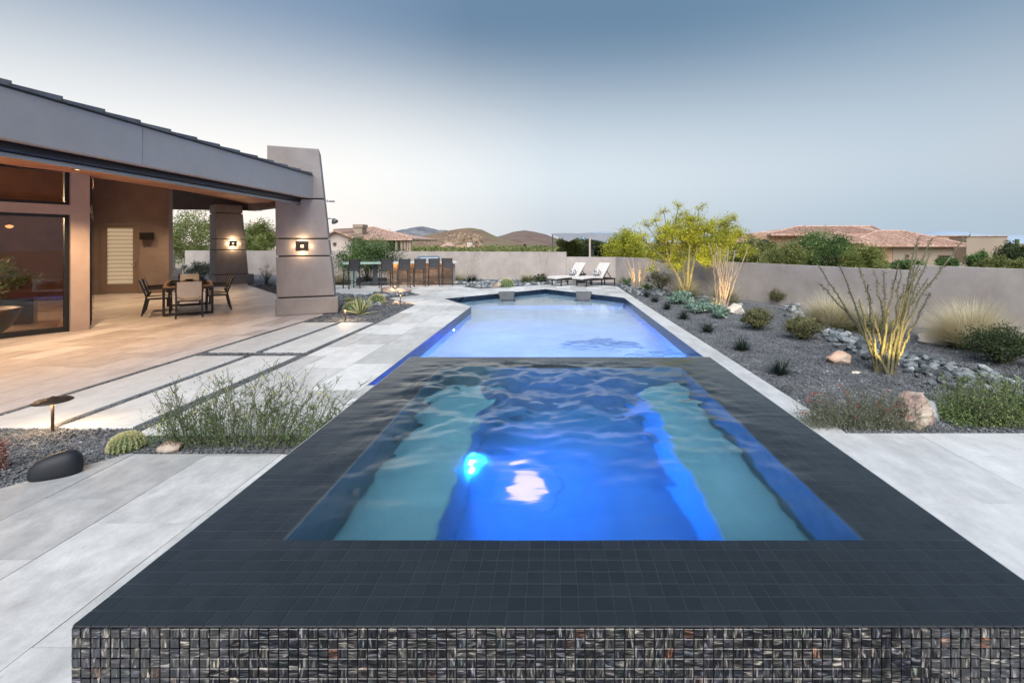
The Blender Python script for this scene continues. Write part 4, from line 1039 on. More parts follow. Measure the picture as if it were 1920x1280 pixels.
def tree(name, label, cat, base, rad, h, n, m, nc=26, leaf=.09, trunks=3, tr=.06, bark=M_bark, group=None, spread=.28, aspect=2.2, low=.35, extra=None, limbs=12):
    t = thing(name, label, cat, base, 0, group)
    c = (0, 0, h - rad[2] * .95)
    P, T, CC = clump_pts(c, rad, n, nc, spread)
    b = MB(); leaves(b, P, leaf, aspect, T); b.build('crown', m, t)
    w = MB()
    for k in range(trunks):
        a = rng.uniform(0, 6.28); r0 = rng.uniform(0, .12)
        f = (math.cos(a) * rad[0] * .28, math.sin(a) * rad[1] * .28, h * low + rng.uniform(0, .2))
        s_ = (math.cos(a) * r0, math.sin(a) * r0, -.05)
        w.tube(bez(s_, (s_[0] * 1.5, s_[1] * 1.5, h * low * .6), f, 6), list(np.linspace(tr, tr * .6, 6)), 7)
        for j in rng.choice(len(CC), max(2, limbs // trunks)):
            q = CC[j]; w.tube(bez(f, ((f[0] + q[0]) / 2, (f[1] + q[1]) / 2, max(f[2], q[2]) * .92), q, 5), list(np.linspace(tr * .5, tr * .1, 5)), 5)
    w.build('trunk', bark, t)
    if extra: extra(t, P, CC)
    return t
def shrub(name, label, base, r, h, n, m, leaf=.035, nc=30, cat='shrub', group=None, spread=.25, aspect=1.8, twigs=24, twm=None, up=.4):
    t = thing(name, label, cat, base, 0, group)
    P, T, CC = clump_pts((0, 0, h * .42), (r, r, h * .56), n, nc, spread, shell=.35)
    P[:, 2] = np.maximum(P[:, 2], .01)
    b = MB(); leaves(b, P, leaf, aspect, T, up); b.build('foliage', m, t)
    w = MB()
    for j in range(twigs):
        q = CC[j % len(CC)]; w.tube(bez((q[0] * .1, q[1] * .1, -.01), (q[0] * .4, q[1] * .4, q[2] * .7), q, 4), [.010, .008, .006, .003], 4)
    w.build('stems', twm or M_twig, t)
    return t
def blades(b, n, r0, length, w, lean=(.1, 1.1), droop=.5, seg=4, tone=(.02, .98), z0=0.0, c=(0, 0)):
    """arching grass blades: every blade a tapering strip"""
    az = rng.uniform(0, 6.283, n); le = rng.uniform(lean[0], lean[1], n) ** .8; L = length * rng.uniform(.6, 1.1, n)
    r = r0 * np.sqrt(rng.uniform(0, 1, n)); a2 = az + rng.normal(0, .5, n)
    P0 = np.stack([c[0] + r * np.cos(a2), c[1] + r * np.sin(a2), np.full(n, z0)], 1)
    H = np.stack([np.cos(az), np.sin(az), np.zeros(n)], 1); S_ = np.stack([-np.sin(az), np.cos(az), np.zeros(n)], 1)
    tw = rng.uniform(-.8, .8, n)[:, None]; S_ = S_ * np.cos(tw) + np.array([0, 0, 1]) * np.sin(tw) * .6
    rows = []; p = P0.copy(); ang_ = le.copy()
    ww = w * rng.uniform(.7, 1.3, n)
    for k in range(seg + 1):
        f = k / seg; wk = (ww * (1 - f ** 1.6) * .5 + w * .04)[:, None]
        rows.append(p - S_ * wk); rows.append(p + S_ * wk)
        p = p + (H * np.sin(ang_)[:, None] + np.array([0, 0, 1]) * np.cos(ang_)[:, None]) * (L / seg)[:, None]
        ang_ = ang_ + droop * rng.uniform(.5, 1.3, n) / seg * (k + 1) * .8
    V = np.stack(rows, 1).reshape(-1, 3); K = 2 * (seg + 1)
    base_ = (np.arange(n) * K)[:, None]
    Fc = np.concatenate([base_ + np.array([2 * k, 2 * k + 1, 2 * k + 3, 2 * k + 2]) for k in range(seg)], 0)
    V[:, 2] = np.maximum(V[:, 2], .005)
    b.addnp(V, Fc, np.tile(rng.uniform(tone[0], tone[1], n), seg))
def grass(label, base, L, n, green=.5, cat='ornamental grass', group='clumps of ornamental grass', w=.006, name='grass_clump', seeds=0):
    t = thing(name, label, cat, base, 0, group)
    b = MB(); blades(b, int(n * green), L * .22, L * .75, w, (.1, 1.25), .9); b.build('green_blades', L_grass, t)
    b = MB(); blades(b, int(n * (1 - green)), L * .22, L * 1.05, w * .6, (.02, 1.25), .30); b.build('straw_blades', L_straw, t)
    return t
def spiky(label, base, L, n=170):
    t = thing('spiky_succulent', label, 'succulent', base, 0, 'dark spiky succulents in a row along the pool coping')
    b = MB(); blades(b, n, L * .12, L, .012, (.0, 1.45), .08, 3); b.build('leaves', L_yucca, t)
    b = MB(); b.lathe([(L * .14, 0), (L * .16, L * .10), (L * .06, L * .2)], 10); b.build('heart', L_yucca, t)
    return t
def scatter(poly, n, sizes, name, m, parent=None, z=-.02, seed=1, flatten=.6, variants=8, single=0, sub=1, near_bias=0):
    """angular stones lying in a polygon; the nearest singly, the rest joined"""
    g = np.random.default_rng(seed); X0, Y0 = np.min(poly, 0); X1, Y1 = np.max(poly, 0)
    P = []
    while len(P) < n:
        x = g.uniform(X0, X1, 20000); y = g.uniform(Y0, Y1, 20000); k = inside(poly, x, y)
        if near_bias: k &= g.uniform(0, 1, 20000) < np.clip((near_bias / y) ** 2, 0, 1)
        P += list(zip(x[k], y[k]))
    P = np.array(P[:n])
    return P
def stone_variants(k, sub, seed, jag=.3):
    import bmesh
    out = []; rr_ = random.Random(seed)
    for i in range(k):
        bm = bmesh.new(); bmesh.ops.create_icosphere(bm, subdivisions=sub, radius=1)
        sx, sy = rr_.uniform(.7, 1.2), rr_.uniform(.6, 1.0)
        for v in bm.verts:
            q = 1 + rr_.uniform(-jag, jag); v.co = Vector((v.co.x * sx * q, v.co.y * sy * q, v.co.z * q))
        V = np.array([v.co[:] for v in bm.verts]); Fc = np.array([[v.index for v in f.verts] for f in bm.faces]); bm.free(); out.append((V, Fc))
    return out
def rotz(V, a, tilt, g):
    c, s_ = np.cos(a), np.sin(a); Rz = np.array([[c, -s_, 0], [s_, c, 0], [0, 0, 1]])
    c, s_ = np.cos(tilt), np.sin(tilt); Rx = np.array([[1, 0, 0], [0, c, -s_], [0, s_, c]])
    return V @ (Rz @ Rx).T

# ------------------------------------------------------------------ gravel chips (uncountable)
OCT_V = np.array([(1, 0, 0), (-1, 0, 0), (0, 1, 0), (0, -1, 0), (0, 0, 1), (0, 0, -1)], float)
OCT_F = np.array([(0, 2, 4), (2, 1, 4), (1, 3, 4), (3, 0, 4), (2, 0, 5), (1, 2, 5), (3, 1, 5), (0, 3, 5)])
def chips(poly, n, size, seed, z=-.02, near_bias=0):
    P = scatter(poly, n, None, '', None, seed=seed, near_bias=near_bias); n = len(P); g = np.random.default_rng(seed + 5)
    sc_ = size * g.uniform(.5, 1.5, (n, 1)) * g.uniform(.55, 1.2, (n, 3)); sc_[:, 2] *= .7
    V = OCT_V[None] * sc_[:, None, :]
    V = V + g.normal(0, .18, V.shape) * sc_[:, None, :]
    a = g.uniform(0, 6.28, n); b_ = g.normal(0, .5, n)
    c, s_ = np.cos(a), np.sin(a); x = V[..., 0] * c[:, None] - V[..., 1] * s_[:, None]; y = V[..., 0] * s_[:, None] + V[..., 1] * c[:, None]
    c, s_ = np.cos(b_), np.sin(b_); zz = V[..., 2] * c[:, None] + x * s_[:, None]; x = x * c[:, None] - V[..., 2] * s_[:, None]
    V = np.stack([x + P[:, 0][:, None], y + P[:, 1][:, None], zz + z + sc_[:, 2][:, None] * g.uniform(.1, .9, n)[:, None]], -1).reshape(-1, 3)
    Fc = (OCT_F[None] + (np.arange(n) * 6)[:, None, None]).reshape(-1, 3)
    tone = np.repeat(np.clip(g.beta(1.3, 3.2, n), .01, .99), 8)
    b = MB(); b.addnp(V, Fc, tone); stuff(b.build('gravel', M_chip))
LBED = [(-7, 3.0), (-3.93, 3.28), (-3.5, 3.82), (SX0 - .02, 3.82), (SX0 - .02, 4.18), (-3.80, 4.18), (-3.80, 4.37), (-7, 4.37)]
chips(LBED, 15000, .010, 1, z=-.018)
RBED = [(2.71, 4.24), (7.5, 4.24), (8.4, 8.2), (7.6, 10.3), (5.6, 14.6), (2.72, 14.0)]
chips(RBED, 62000, .012, 2, near_bias=4.6)
for (x0, x1, y0, y1, n) in ((-5.668, -5.572, 3.9, 11.0, 2600), (-4.798, -4.682, 4.38, 10.3, 3000), (-3.978, -3.86, 4.38, 10.3, 4200), (-3.858, -3.80, 4.38, 7.5, 500), (-5.57, -3.98, 7.195, 7.475, 2600)):
    chips([(x0, y0), (x1, y0), (x1, y1), (x0, y1)], n, .010, int(n + y1), z=-.024)
MBED = [(-5.66, 10.31), (-3.87, 10.31), (-3.96, 13.4), (-5.28, 14.95), (-4.62, 16.05), (-5.4, 17.2), (-6.3, 17.3), (-6.3, 15.75), (-8.2, 16.3), (-9.6, 19.8), (-13, 21), (-13, 20), (-7.0, 13.3), (-5.7, 11.6)]
chips(MBED, 16000, .016, 4)
FBED = [(2.75, 14.2), (5.6, 14.6), (3.4, 20.5), (.9, 22.2), (-9, 24.8), (-12, 22), (-9.7, 20), (-3.4, 20.2), (-3.7, 19.2), (-2.9, 18.35), (-1.45, 19.4), (-.24, 20.3), (.87, 21.6), (2.8, 19.3)]
chips(FBED, 9000, .022, 5)

# ------------------------------------------------------------------ dry creek of slate and other stone
creek = holder('dry_creek_bed')
CL = [((1478, 545), .35), ((1492, 590), .42), ((1545, 622), .5), ((1620, 650), .75), ((1700, 678), .95), ((1790, 703), 1.15), ((1890, 730), 1.3), ((2050, 750), 1.4)]
cpts = [(Vector(G(*q)[:2]), w_) for q, w_ in CL]
VS = stone_variants(12, 1, 3, .32); vmesh = []
for V, Fc in VS:
    b = MB(); b.addnp(V, Fc, 0.0); me = b.mesh('creek_stone'); me.materials.append(M_slate); vmesh.append(me)
SL = []
for i in range(len(cpts) - 1):
    (a, wa), (c_, wb) = cpts[i], cpts[i + 1]; L_ = (c_ - a).length; n = int(L_ * (wa + wb) * 46)
    for k in range(n):
        f = random.random(); p_ = a.lerp(c_, f); w_ = wa + (wb - wa) * f; d_ = (c_ - a).normalized(); nn = Vector((-d_.y, d_.x))
        o_ = random.gauss(0, .42); q = p_ + nn * w_ * max(-1.1, min(1.1, o_)) * .62
        s_ = random.choice((.035, .05, .06, .075, .10)) * random.uniform(.8, 1.2); SL.append((s_ / q.y, q.x, q.y, s_))
SL.sort(reverse=True); rest = MB(); g = np.random.default_rng(8)
for i, (_, x, y, s_) in enumerate(SL):
    k = random.randrange(12); a = random.uniform(0, 6.28); tl_ = random.gauss(0, .35); z = -.02 + s_ * .28 + random.random() * .04
    if i < 300:
        o = bpy.data.objects.new('creek_stone', vmesh[k]); col.objects.link(o); o.parent = creek
        o.location = (x, y, z); o.scale = (s_, s_, s_ * .55); o.rotation_euler = (tl_, random.gauss(0, .3), a)
    else:
        V = rotz(VS[k][0] * s_ * np.array([1, 1, .55]), a, tl_, g) + np.array([x, y, z]); rest.addnp(V, VS[k][1], random.random())
stuff(rest.build('creek_stone', M_slate, creek))
def rubble(poly, n, s0, s1, seed, m=M_slate, name='rubble'):
    P = scatter(poly, n, None, '', None, seed=seed); g = np.random.default_rng(seed); b = MB()
    for x, y in P:
        s_ = g.uniform(s0, s1); V, Fc = VS[g.integers(0, 12)]
        b.addnp(rotz(V * s_ * np.array([1, 1, .6]), g.uniform(0, 6.28), g.normal(0, .4), g) + np.array([x, y, -.02 + s_ * .35]), Fc, g.random())
    stuff(b.build(name, m))
rubble([(-6.9, 12.9), (-5.2, 12.6), (-4.9, 13.4), (-5.4, 14.9), (-5.0, 16.2), (-5.6, 17.1), (-6.25, 17.2), (-6.3, 15.7), (-8.2, 16.2), (-9.5, 19.6), (-12.4, 20.2), (-7.3, 14.2)], 650, .05, .13, 11)
rubble([(-3.5, 20.4), (-3.6, 19.4), (-2.9, 18.6), (-1.5, 19.6), (-.3, 20.6), (.8, 21.8), (-1, 22.4), (-6, 23.6), (-5, 21)], 520, .05, .14, 12)
rubble([(2.9, 16), (3.6, 16), (4.6, 15.5), (5.2, 14.0), (4.4, 13.2), (5.8, 13.4), (3.2, 20.2), (2.8, 19.5)], 260, .04, .11, 13)
rubble([(-12.6, 21), (-9.8, 20.4), (-9.5, 24), (-15, 26)], 160, .08, .18, 14)

# boulders
def boulder(name, label, base, size, m, seed, jag=.16, sub=3, rz=0):
    import bmesh
    from mathutils import noise
    rr_ = random.Random(seed); off = Vector((seed * 3.1, seed * 1.7, 0))
    bm = bmesh.new(); bmesh.ops.create_icosphere(bm, subdivisions=sub, radius=1)
    planes = [(Vector((rr_.gauss(0, 1), rr_.gauss(0, 1), rr_.gauss(0, .8))).normalized(), rr_.uniform(.62, .88)) for _ in range(11)]
    for v in bm.verts:
        for n_p, d_ in planes:
            k = v.co.dot(n_p)
            if k > d_: v.co -= n_p * (k - d_)
        v.co += v.co.normalized() * (noise.noise(v.co * 2.2 + off) * jag + noise.noise(v.co * 6 + off) * jag * .35)
        v.co = Vector((v.co.x * size[0], v.co.y * size[1], v.co.z * size[2]))
    me = bpy.data.meshes.new(name); bm.to_mesh(me); bm.free()
    o = link(name, me, m); o.location = (base[0], base[1], size[2] * .62 - .03); o.rotation_euler.z = rz
    return tag(o, label, 'boulder')
g = G(1571, 678); boulder('boulder', 'small flat salmon coloured boulder in the dark gravel beside the big ocotillo', g, (.20, .15, .12), M_boulder2, 4, .08)
g = G(1738, 806); boulder('boulder', 'large rough pink granite boulder at the edge of the white terrace', (g[0], g[1] + .2, 0), (.25, .20, .185), M_boulder, 9, .32, 4)
g = G(1778, 803); boulder('boulder', 'small grey boulder tucked behind the pink one under feathery green shrub', (g[0] + .05, g[1] + .32, 0), (.13, .12, .14), M_slate, 14, .2)
g = G(1782, 643); boulder('boulder', 'long flat cream boulder lying below the straw grass by the wall', (g[0] - .1, g[1], 0), (.50, .22, .14), M_boulder3, 5, .08, rz=-.5)
g = G(1377, 586); boulder('boulder', 'tan rounded boulder between the uplit ocotillo and olive shrub', g, (.30, .22, .16), M_boulder3, 6, .14)
g = G(1604, 696); boulder('rock_flake', 'thin pale rock flake on gravel left of the ocotillo base', g, (.09, .05, .02), M_boulder3, 7, .1)
g = G(1680, 761); boulder('rock_flake', 'thin black slate flake on gravel behind the red flowered bush', g, (.10, .06, .03), M_slate, 8, .1)
g = G(1800, 697); boulder('rock_flake', 'orange and grey elongated rock lying on the creek stones', (g[0], g[1], .03), (.15, .07, .05), M_boulder2, 10, .1)
g = G(728, 550); boulder('boulder', 'low pale pink boulder in the bed in front of the bar stools', (g[0], g[1], 0), (.34, .2, .16), M_boulder, 12, .16)
g = G(752, 549); boulder('boulder', 'brown flat boulder at the tip of the planting bed', (g[0], g[1], 0), (.42, .2, .13), M_boulder, 13, .16)
g = G(742, 569); boulder('boulder', 'small orange rock lit by the path light', (g[0], g[1], 0), (.10, .08, .07), M_boulder2, 15, .1)
g = G(940, 540); boulder('boulder', 'pale pinkish boulder at the left of the potted cactus lounger', (g[0] - .2, g[1] + .6, 0), (.26, .18, .15), M_boulder, 16, .14)
g = G(305, 842); boulder('boulder', 'low mossy tan rock beneath the wiry bush beside barrel cactus', (g[0] + .05, g[1] + .03, 0), (.12, .08, .055), M_boulder, 17, .12)
# smooth black garden speaker
b = MB(); n1, n2 = 36, 14; th = np.linspace(0, 2 * math.pi, n1, endpoint=False)
prof = [(0.0, 0), (.92, 0), (1.0, .22), (1.0, .42), (.93, .66), (.75, .86), (.45, .97), (.15, 1.0), (0.001, 1.0)]
V = [(r_ * math.copysign(abs(math.cos(t_)) ** .8, math.cos(t_)) * .15, r_ * math.copysign(abs(math.sin(t_)) ** .8, math.sin(t_)) * .085, z_ * .175 * (1 + .18 * math.cos(t_) * r_)) for r_, z_ in prof for t_ in th]
b.add(V, [(i * n1 + k, i * n1 + (k + 1) % n1, (i + 1) * n1 + (k + 1) % n1, (i + 1) * n1 + k) for i in range(len(prof) - 1) for k in range(n1)])
o = b.build('garden_speaker', M_obsidian, None, smooth=True); g = G(100, 893); o.location = (g[0] + .0, g[1] + .02, -.012); o.rotation_euler.z = R(28)
tag(o, 'smooth glossy black pebble shaped garden speaker on gravel at the terrace edge', 'garden speaker')

# path lights
def path_light(label, loc, h=.40, cap=.115, e=2.2, group='bronze path lights', hat=True):
    t = thing('path_light', label, 'path light', loc, 0, group)
    MB().tube([(0, 0, -.03), (0, 0, h - .035)], .012, 10).build('post', M_bronze, t)
    MB().lathe([(.016, h - .045), (.020, h - .045), (.020, h - .01), (.016, h - .01)], 14).build('socket', emis('socket_glow', (1, .5, .18), 1.3), t)
    MB().lathe([(cap, h - .012), (cap * .9, h + .0), (cap * .45, h + .008), (.03, h + .022), (.012, h + .034), (.002, h + .034), (.002, h + .02), (cap * .4, h - .002)], 28).build('cap', M_bronze, t, smooth=True)
    lamp('POINT', (0, -.045, h - .03), e, WARM, t, .012); lamp('POINT', (0, .045, h - .03), e, WARM, t, .012)
    return t
g = G(103, 803); path_light('bronze path light with wide flat cap at the near end of the stepping slabs', (g[0], g[1] - .02, 0), .275, .145, 3.5)
g = G(643, 601); path_light('small path light glowing at the head of the stepping slabs', (g[0], g[1] + .12, 0), .24, .04, 3.5)
g = G(751, 568); path_light('small path light in the bed beside the pool deck', (g[0], g[1], 0), .26, .04, 3)
g = G(741, 550); path_light('small path light at the tip of the bed by the bar stools', (g[0], g[1], 0), .28, .03, 2)

L_house = leafmat('houseplant_leaves', (.04, .07, .03), (.09, .14, .06), (.18, .25, .12))
P, T, _c = clump_pts((0, 0, .75), (.6, .6, .5), 900, 24, .3); b = MB(); leaves(b, P, .11, 2.6, T); pp_ = b.build('house_plant', L_house, None); pp_.location = (-10.65, 8.55, .1)
tag(pp_, 'leafy plant growing in the bowl planter behind the window', 'house plant')
P, T, _c = clump_pts((0, 0, .45), (.65, .3, .45), 900, 24, .3); b = MB(); leaves(b, P, .12, 2.6, T); pp_ = b.build('house_plant', L_house, None); pp_.location = (-11.9, 9.9, .5); tag(pp_, 'leafy plant filling the black planter box behind the window', 'house plant')

# ------------------------------------------------------------------ plants near the camera, left
def wiry(name, label, base, segs, seed, m, hmax, leafn=9, leaf=.016, rx=.8, ry=.25, flowers=None, group=None, lean=(0, 0), tw=.0022, sub=5, cat='shrub', bush=0, fk=.3):
    global rng
    t = thing(name, label, cat, base, 0, group); g = np.random.default_rng(seed); w = MB(); LP = []; LD = []; FP = []
    for i in range(segs):
        x0, y0 = g.uniform(-rx, rx), g.uniform(-ry, ry); hh = hmax * g.uniform(.35, 1.0) * (1 - .25 * abs(x0) / rx)
        tx, ty = x0 + g.normal(lean[0], .22) * hh * 1.1, y0 + g.normal(lean[1], .25) * hh
        pts = bez((x0 * .75, y0 * .7, -.01), (x0 * .9 + g.normal(0, .05), y0, hh * .55), (tx, ty, hh), 8)
        pts = [(p_[0] + g.normal(0, .008), p_[1] + g.normal(0, .008), p_[2]) for p_ in pts]
        w.tube(pts, list(np.linspace(tw * 1.5, tw * .6, 8)), 3, caps=False)
        for j in range(sub):
            k = g.integers(2, 7); p_ = np.array(pts[k]); d_ = g.normal(0, 1, 3); d_[2] = abs(d_[2]) + .5; d_ /= np.linalg.norm(d_); L_ = hh * g.uniform(.08, .25)
            q = p_ + d_ * L_; w.tube([tuple(p_), tuple(p_ + d_ * L_ * .5 + g.normal(0, .006, 3)), tuple(q)], [tw, tw * .8, tw * .5], 3, caps=False)
            for f in np.linspace(.15, 1, leafn): LP.append(p_ + d_ * L_ * f + g.normal(0, .006, 3))
            if flowers and g.random() < .12 * fk: FP.append(q)
        for f in range(leafn):
            k = g.integers(1, 8); LP.append(np.array(pts[k]) + g.normal(0, .01, 3))
        if flowers and g.random() < fk: FP.append(np.array(pts[-1]))
    w.build('stems', M_twig, t)
    LP = np.array(LP); b = MB(); leaves(b, LP, leaf, 2.4, None, .3)
    if bush:
        n = bush; xx = g.uniform(-rx, rx, n); P = np.stack([xx, g.uniform(-ry, ry, n), np.abs(g.normal(0, .30, n)) * hmax * (1 - .4 * np.abs(xx) / rx) + .01], 1); leaves(b, P, leaf, 2.4, None, .5)
    b.build('foliage', m, t)
    if flowers and FP:
        b = MB(); FP = np.repeat(np.array(FP), 6, 0) + g.normal(0, .010, (len(FP) * 6, 3)); leaves(b, FP, .017, 1.8); stuff(b.build('flowers', flowers, t))
    return t
wiry('wiry_bush', 'large wiry green bush with tiny leaves leaning over the left edge of the spa', (-2.62, 4.01, 0), 190, 3, L_wiry, .70, rx=.86, ry=.15, flowers=L_flower, lean=(.12, 0), bush=9000, leaf=.016, fk=.12)
t = thing('barrel_cactus', 'single round golden barrel cactus in dark gravel near the black speaker', 'cactus', (0, 0, 0), 0, 'golden barrel cacti')
def barrel(t, r, ribs=22, spn=9):
    n1 = ribs * 4; n2 = 12; V = []
    for j in range(n2 + 1):
        a = -.35 + (math.pi / 2 + .35) * j / n2
        for k in range(n1):
            ph = 2 * math.pi * k / n1; rr_ = r * (1 + .06 * math.cos(ph * ribs)) * max(math.cos(a), .02) ** .85
            V.append((rr_ * math.cos(ph), rr_ * math.sin(ph), r * .92 * (math.sin(a) + .34)))
    b = MB(); b.add(V, [(j * n1 + k, j * n1 + (k + 1) % n1, (j + 1) * n1 + (k + 1) % n1, (j + 1) * n1 + k) for j in range(n2) for k in range(n1)] + [tuple(range(n2 * n1, (n2 + 1) * n1))])
    b.build('body', L_cactus, t, smooth=True)
    P = []; D = []
    for j in range(1, 14):
        a = -.2 + (math.pi / 2 + .12) * j / 13.5
        for k in range(ribs):
            ph = 2 * math.pi * k / ribs; o_ = np.array([math.cos(a) * math.cos(ph), math.cos(a) * math.sin(ph), math.sin(a)])
            rr_ = r * 1.07 * max(math.cos(a), .02) ** .85
            for q in range(spn):
                P.append((rr_ * math.cos(ph), rr_ * math.sin(ph), r * .92 * (math.sin(a) + .34))); D.append(o_ * .9 + rng.normal(0, .55, 3))
    b = MB(); leaves(b, np.array(P), r * .20, 9, None, 0, np.array(D)); b.build('spines', L_spine, t)
g = G(227, 843); t.location = (g[0], g[1] + .05, -.02); barrel(t, .108, 20, 18)
for px, py, r_, lb in ((657, 582, .20, 'pale barrel cactus directly behind the striped agave'), (650, 571, .17, 'barrel cactus half hidden beside the near column plinth'), (705, 568, .225, 'round barrel cactus standing on rubble right of the agave')):
    g = G(px, py); t = thing('barrel_cactus', lb, 'cactus', (g[0], g[1] + .1, -.03), 0, 'golden barrel cacti'); barrel(t, r_ * .95, 20, 6)
# spiny pink plant cut by the left frame edge
t = thing('pink_spined_cactus', 'pinkish spiny cactus stem cut off by the left edge of the photo', 'cactus', (G(0, 880)[0] - .03, G(0, 880)[1] + .02, -.02))
b = MB(); b.tube([(-.05, 0, 0), (-.02, 0, .10), (-.03, 0, .20), (-.08, 0, .27)], [.05, .055, .05, .02], 14); b.build('stem', mat('pink_stem', (.16, .09, .07), (.26, .14, .10), scale=20, rough=.9), t)
P = np.array([(-.03 + .052 * math.cos(a), .052 * math.sin(a), z) for a in np.linspace(0, 6.28, 18) for z in np.linspace(.01, .22, 16)]); b = MB(); leaves(b, P, .035, 8, None, 0, np.concatenate([(P - np.array([-.03, 0, .1])) * np.array([1, 1, .2]) * 18 + rng.normal(0, .5, P.shape)])); b.build('spines', L_pink, t)
# agave
g = G(676, 588); t = thing('agave', 'striped agave with yellow leaf margins in the bed beside the near column', 'agave', (g[0], g[1], -.02))
for k in range(34):
    az = rng.uniform(0, 6.28); el = rng.uniform(.25, 1.45); L_ = .52 * rng.uniform(.8, 1.1); w_ = .035
    d_ = np.array([math.cos(az) * math.cos(el), math.sin(az) * math.cos(el), math.sin(el)]); s_ = np.array([-math.sin(az), math.cos(az), 0]); nn = np.cross(s_, d_)
    mid_, edge = MB(), MB(); rows = []
    for f in np.linspace(0, 1, 6):
        c_ = d_ * L_ * f + np.array([0, 0, -.08 * f * f * math.cos(el)]); ww = w_ * (1 - f ** 2.2) * (.7 + .6 * f); rows.append([c_ - s_ * ww + nn * ww * .3, c_ - s_ * ww * .62, c_ + s_ * ww * .62, c_ + s_ * ww + nn * ww * .3])
    V = np.array(rows).reshape(-1, 3); F1 = [(i * 4 + 1, i * 4 + 2, i * 4 + 6, i * 4 + 5) for i in range(5)]; F2 = [(i * 4, i * 4 + 1, i * 4 + 5, i * 4 + 4) for i in range(5)] + [(i * 4 + 2, i * 4 + 3, i * 4 + 7, i * 4 + 6) for i in range(5)]
    mid_.add(V, F1, .5); lf = mid_.build('leaf', L_agave, t); edge.add(V, F2, .5); edge.build('margin', L_agave_e, lf)

# ------------------------------------------------------------------ right garden
for px, py, L_, lb in ((1212, 556, .26, 'dark spiky succulent farthest along the coping row'), (1228, 565, .26, 'dark spiky succulent, second from the far end of the row'), (1251, 579, .26, 'dark spiky succulent, third from the far end, left of the grey-green bush'),
                       (1282, 597, .26, 'dark spiky succulent, middle of the row along the coping'), (1327, 621, .27, 'dark spiky succulent, third from the near end of the row'), (1391, 655, .28, 'dark spiky succulent, second from the near end of the row'), (1462, 700, .28, 'dark spiky succulent nearest the camera in the row')):
    g = G(px, py); spiky(lb, (g[0], g[1], -.02), L_)
def G_(px, py, dy=0): g = G(px, py); return (g[0], g[1] + dy, -.02)
for px, py, r_, h, m, lb in ((1471, 572, .29, .47, L_olive, 'small rounded olive shrub against the tan wall'), (1431, 620, .33, .45, L_olive, 'dense olive green shrub left of the creek stones'),
                             (1523, 640, .31, .43, L_olive, 'rounded olive shrub right of the creek stones'), (1908, 688, .50, .55, L_dark, 'large dark green shrub at the right edge below the straw grass')):
    shrub('desert_shrub', lb, G_(px, py, .25), r_, h, 9000, m, leaf=.030, nc=60, group='rounded shrubs in the right bed', twigs=60)
for px, py, r_, h, lb in ((1280, 570, .42, .34, 'grey-green succulent bush below the flowering tree'), (1322, 587, .36, .30, 'low blue-green succulent bush left of the uplit ocotillo'), (1354, 597, .22, .26, 'small blue-green prickly plant in front of the tan boulder')):
    shrub('succulent_bush', lb, G_(px, py, .2), r_, h, 1500, L_blue, leaf=.065, nc=26, aspect=1.3, group='blue-green succulent bushes', twigs=10)
grass('wide green and straw grass clump below the flowering tree trunk', G_(1288, 558, .2), .85, 1500, .6)
grass('arching grass clump behind the uplit ocotillo', G_(1368, 572, .4), .85, 1500, .6)
grass('large grass clump with pale plumes behind the big ocotillo, left half', G_(1575, 618, .3), .84, 4500, .35)
grass('greyer grass clump directly behind the big ocotillo stems', G_(1650, 625, .3), .72, 2200, .65)
grass('bright straw coloured grass fountain against the wall at right', G_(1840, 655, .2), .86, 6500, .15)
grass('pale grass tuft between the succulent bush and tan boulder', G_(1345, 578, .1), .35, 500, .2)
wiry('red_flowered_bush', 'airy grey bush dotted with small red flowers at the white terrace edge', (2.93, 4.42, -.02), 150, 6, L_grey, .42, rx=.58, ry=.14, flowers=L_red, lean=(-.05, 0), bush=11000, leaf=.014, sub=4, fk=.16)
wiry('feathery_shrub', 'feathery bright green shrub at the right edge beyond the white terrace', (4.55, 4.55, -.02), 260, 12, L_feather, .50, rx=.72, ry=.22, lean=(0, 0), bush=11000, leaf=.020, sub=4, tw=.003)
def ocotillo(name, label, base, canes, seed, uplit, leafm, rbase=.12, leafn=60, base_m=None, lights=(), tw=.022, spread=1.0, splay=None):
    t = thing(name, label, 'ocotillo', base, 0); g = np.random.default_rng(seed)
    for (dx, dy, h, kink) in canes:
        a = g.uniform(0, 6.28); x0, y0 = rbase * math.cos(a) * .5 + dx * .06, rbase * math.sin(a) * .5
        n = 14; pts = []
        for k in range(n):
            f = k / (n - 1); e = f ** 1.25
            pts.append((x0 + dx * e + kink[0] * math.sin(f * 3.14) + g.normal(0, .010 * min(1, f * 2)), y0 + dy * e + g.normal(0, .010 * min(1, f * 2)), h * (f - kink[1] * max(0, f - .75) ** 2 * 6)))
        cn = MB().tube(pts, [tw * (1.45 - .95 * (k / (n - 1)) ** .7) for k in range(n)], 6).build('cane', base_m or M_cane, t)
        P = []; D = []
        for q in range(leafn * 3):
            f = g.uniform(.06, 1) * (n - 1); i = min(int(f), n - 2); p_ = np.array(pts[i]) * (1 - f + i) + np.array(pts[i + 1]) * (f - i)
            d_ = g.normal(0, 1, 3); d_ /= np.linalg.norm(d_); P.append(p_ + d_ * tw * .9); D.append(d_ + np.array([0, 0, .3]))
        if leafn:
            b = MB(); leaves(b, np.array(P), .026, 2.0, None, 0, np.array(D)); b.build('leaves', leafm, cn)
    for (lx, ly, e, tg) in lights:
        lamp('SPOT', (lx, ly, .05), e, (1, .72, .28), t, .02, tg, 60, .8)
    return t
oc = G(1660, 697)
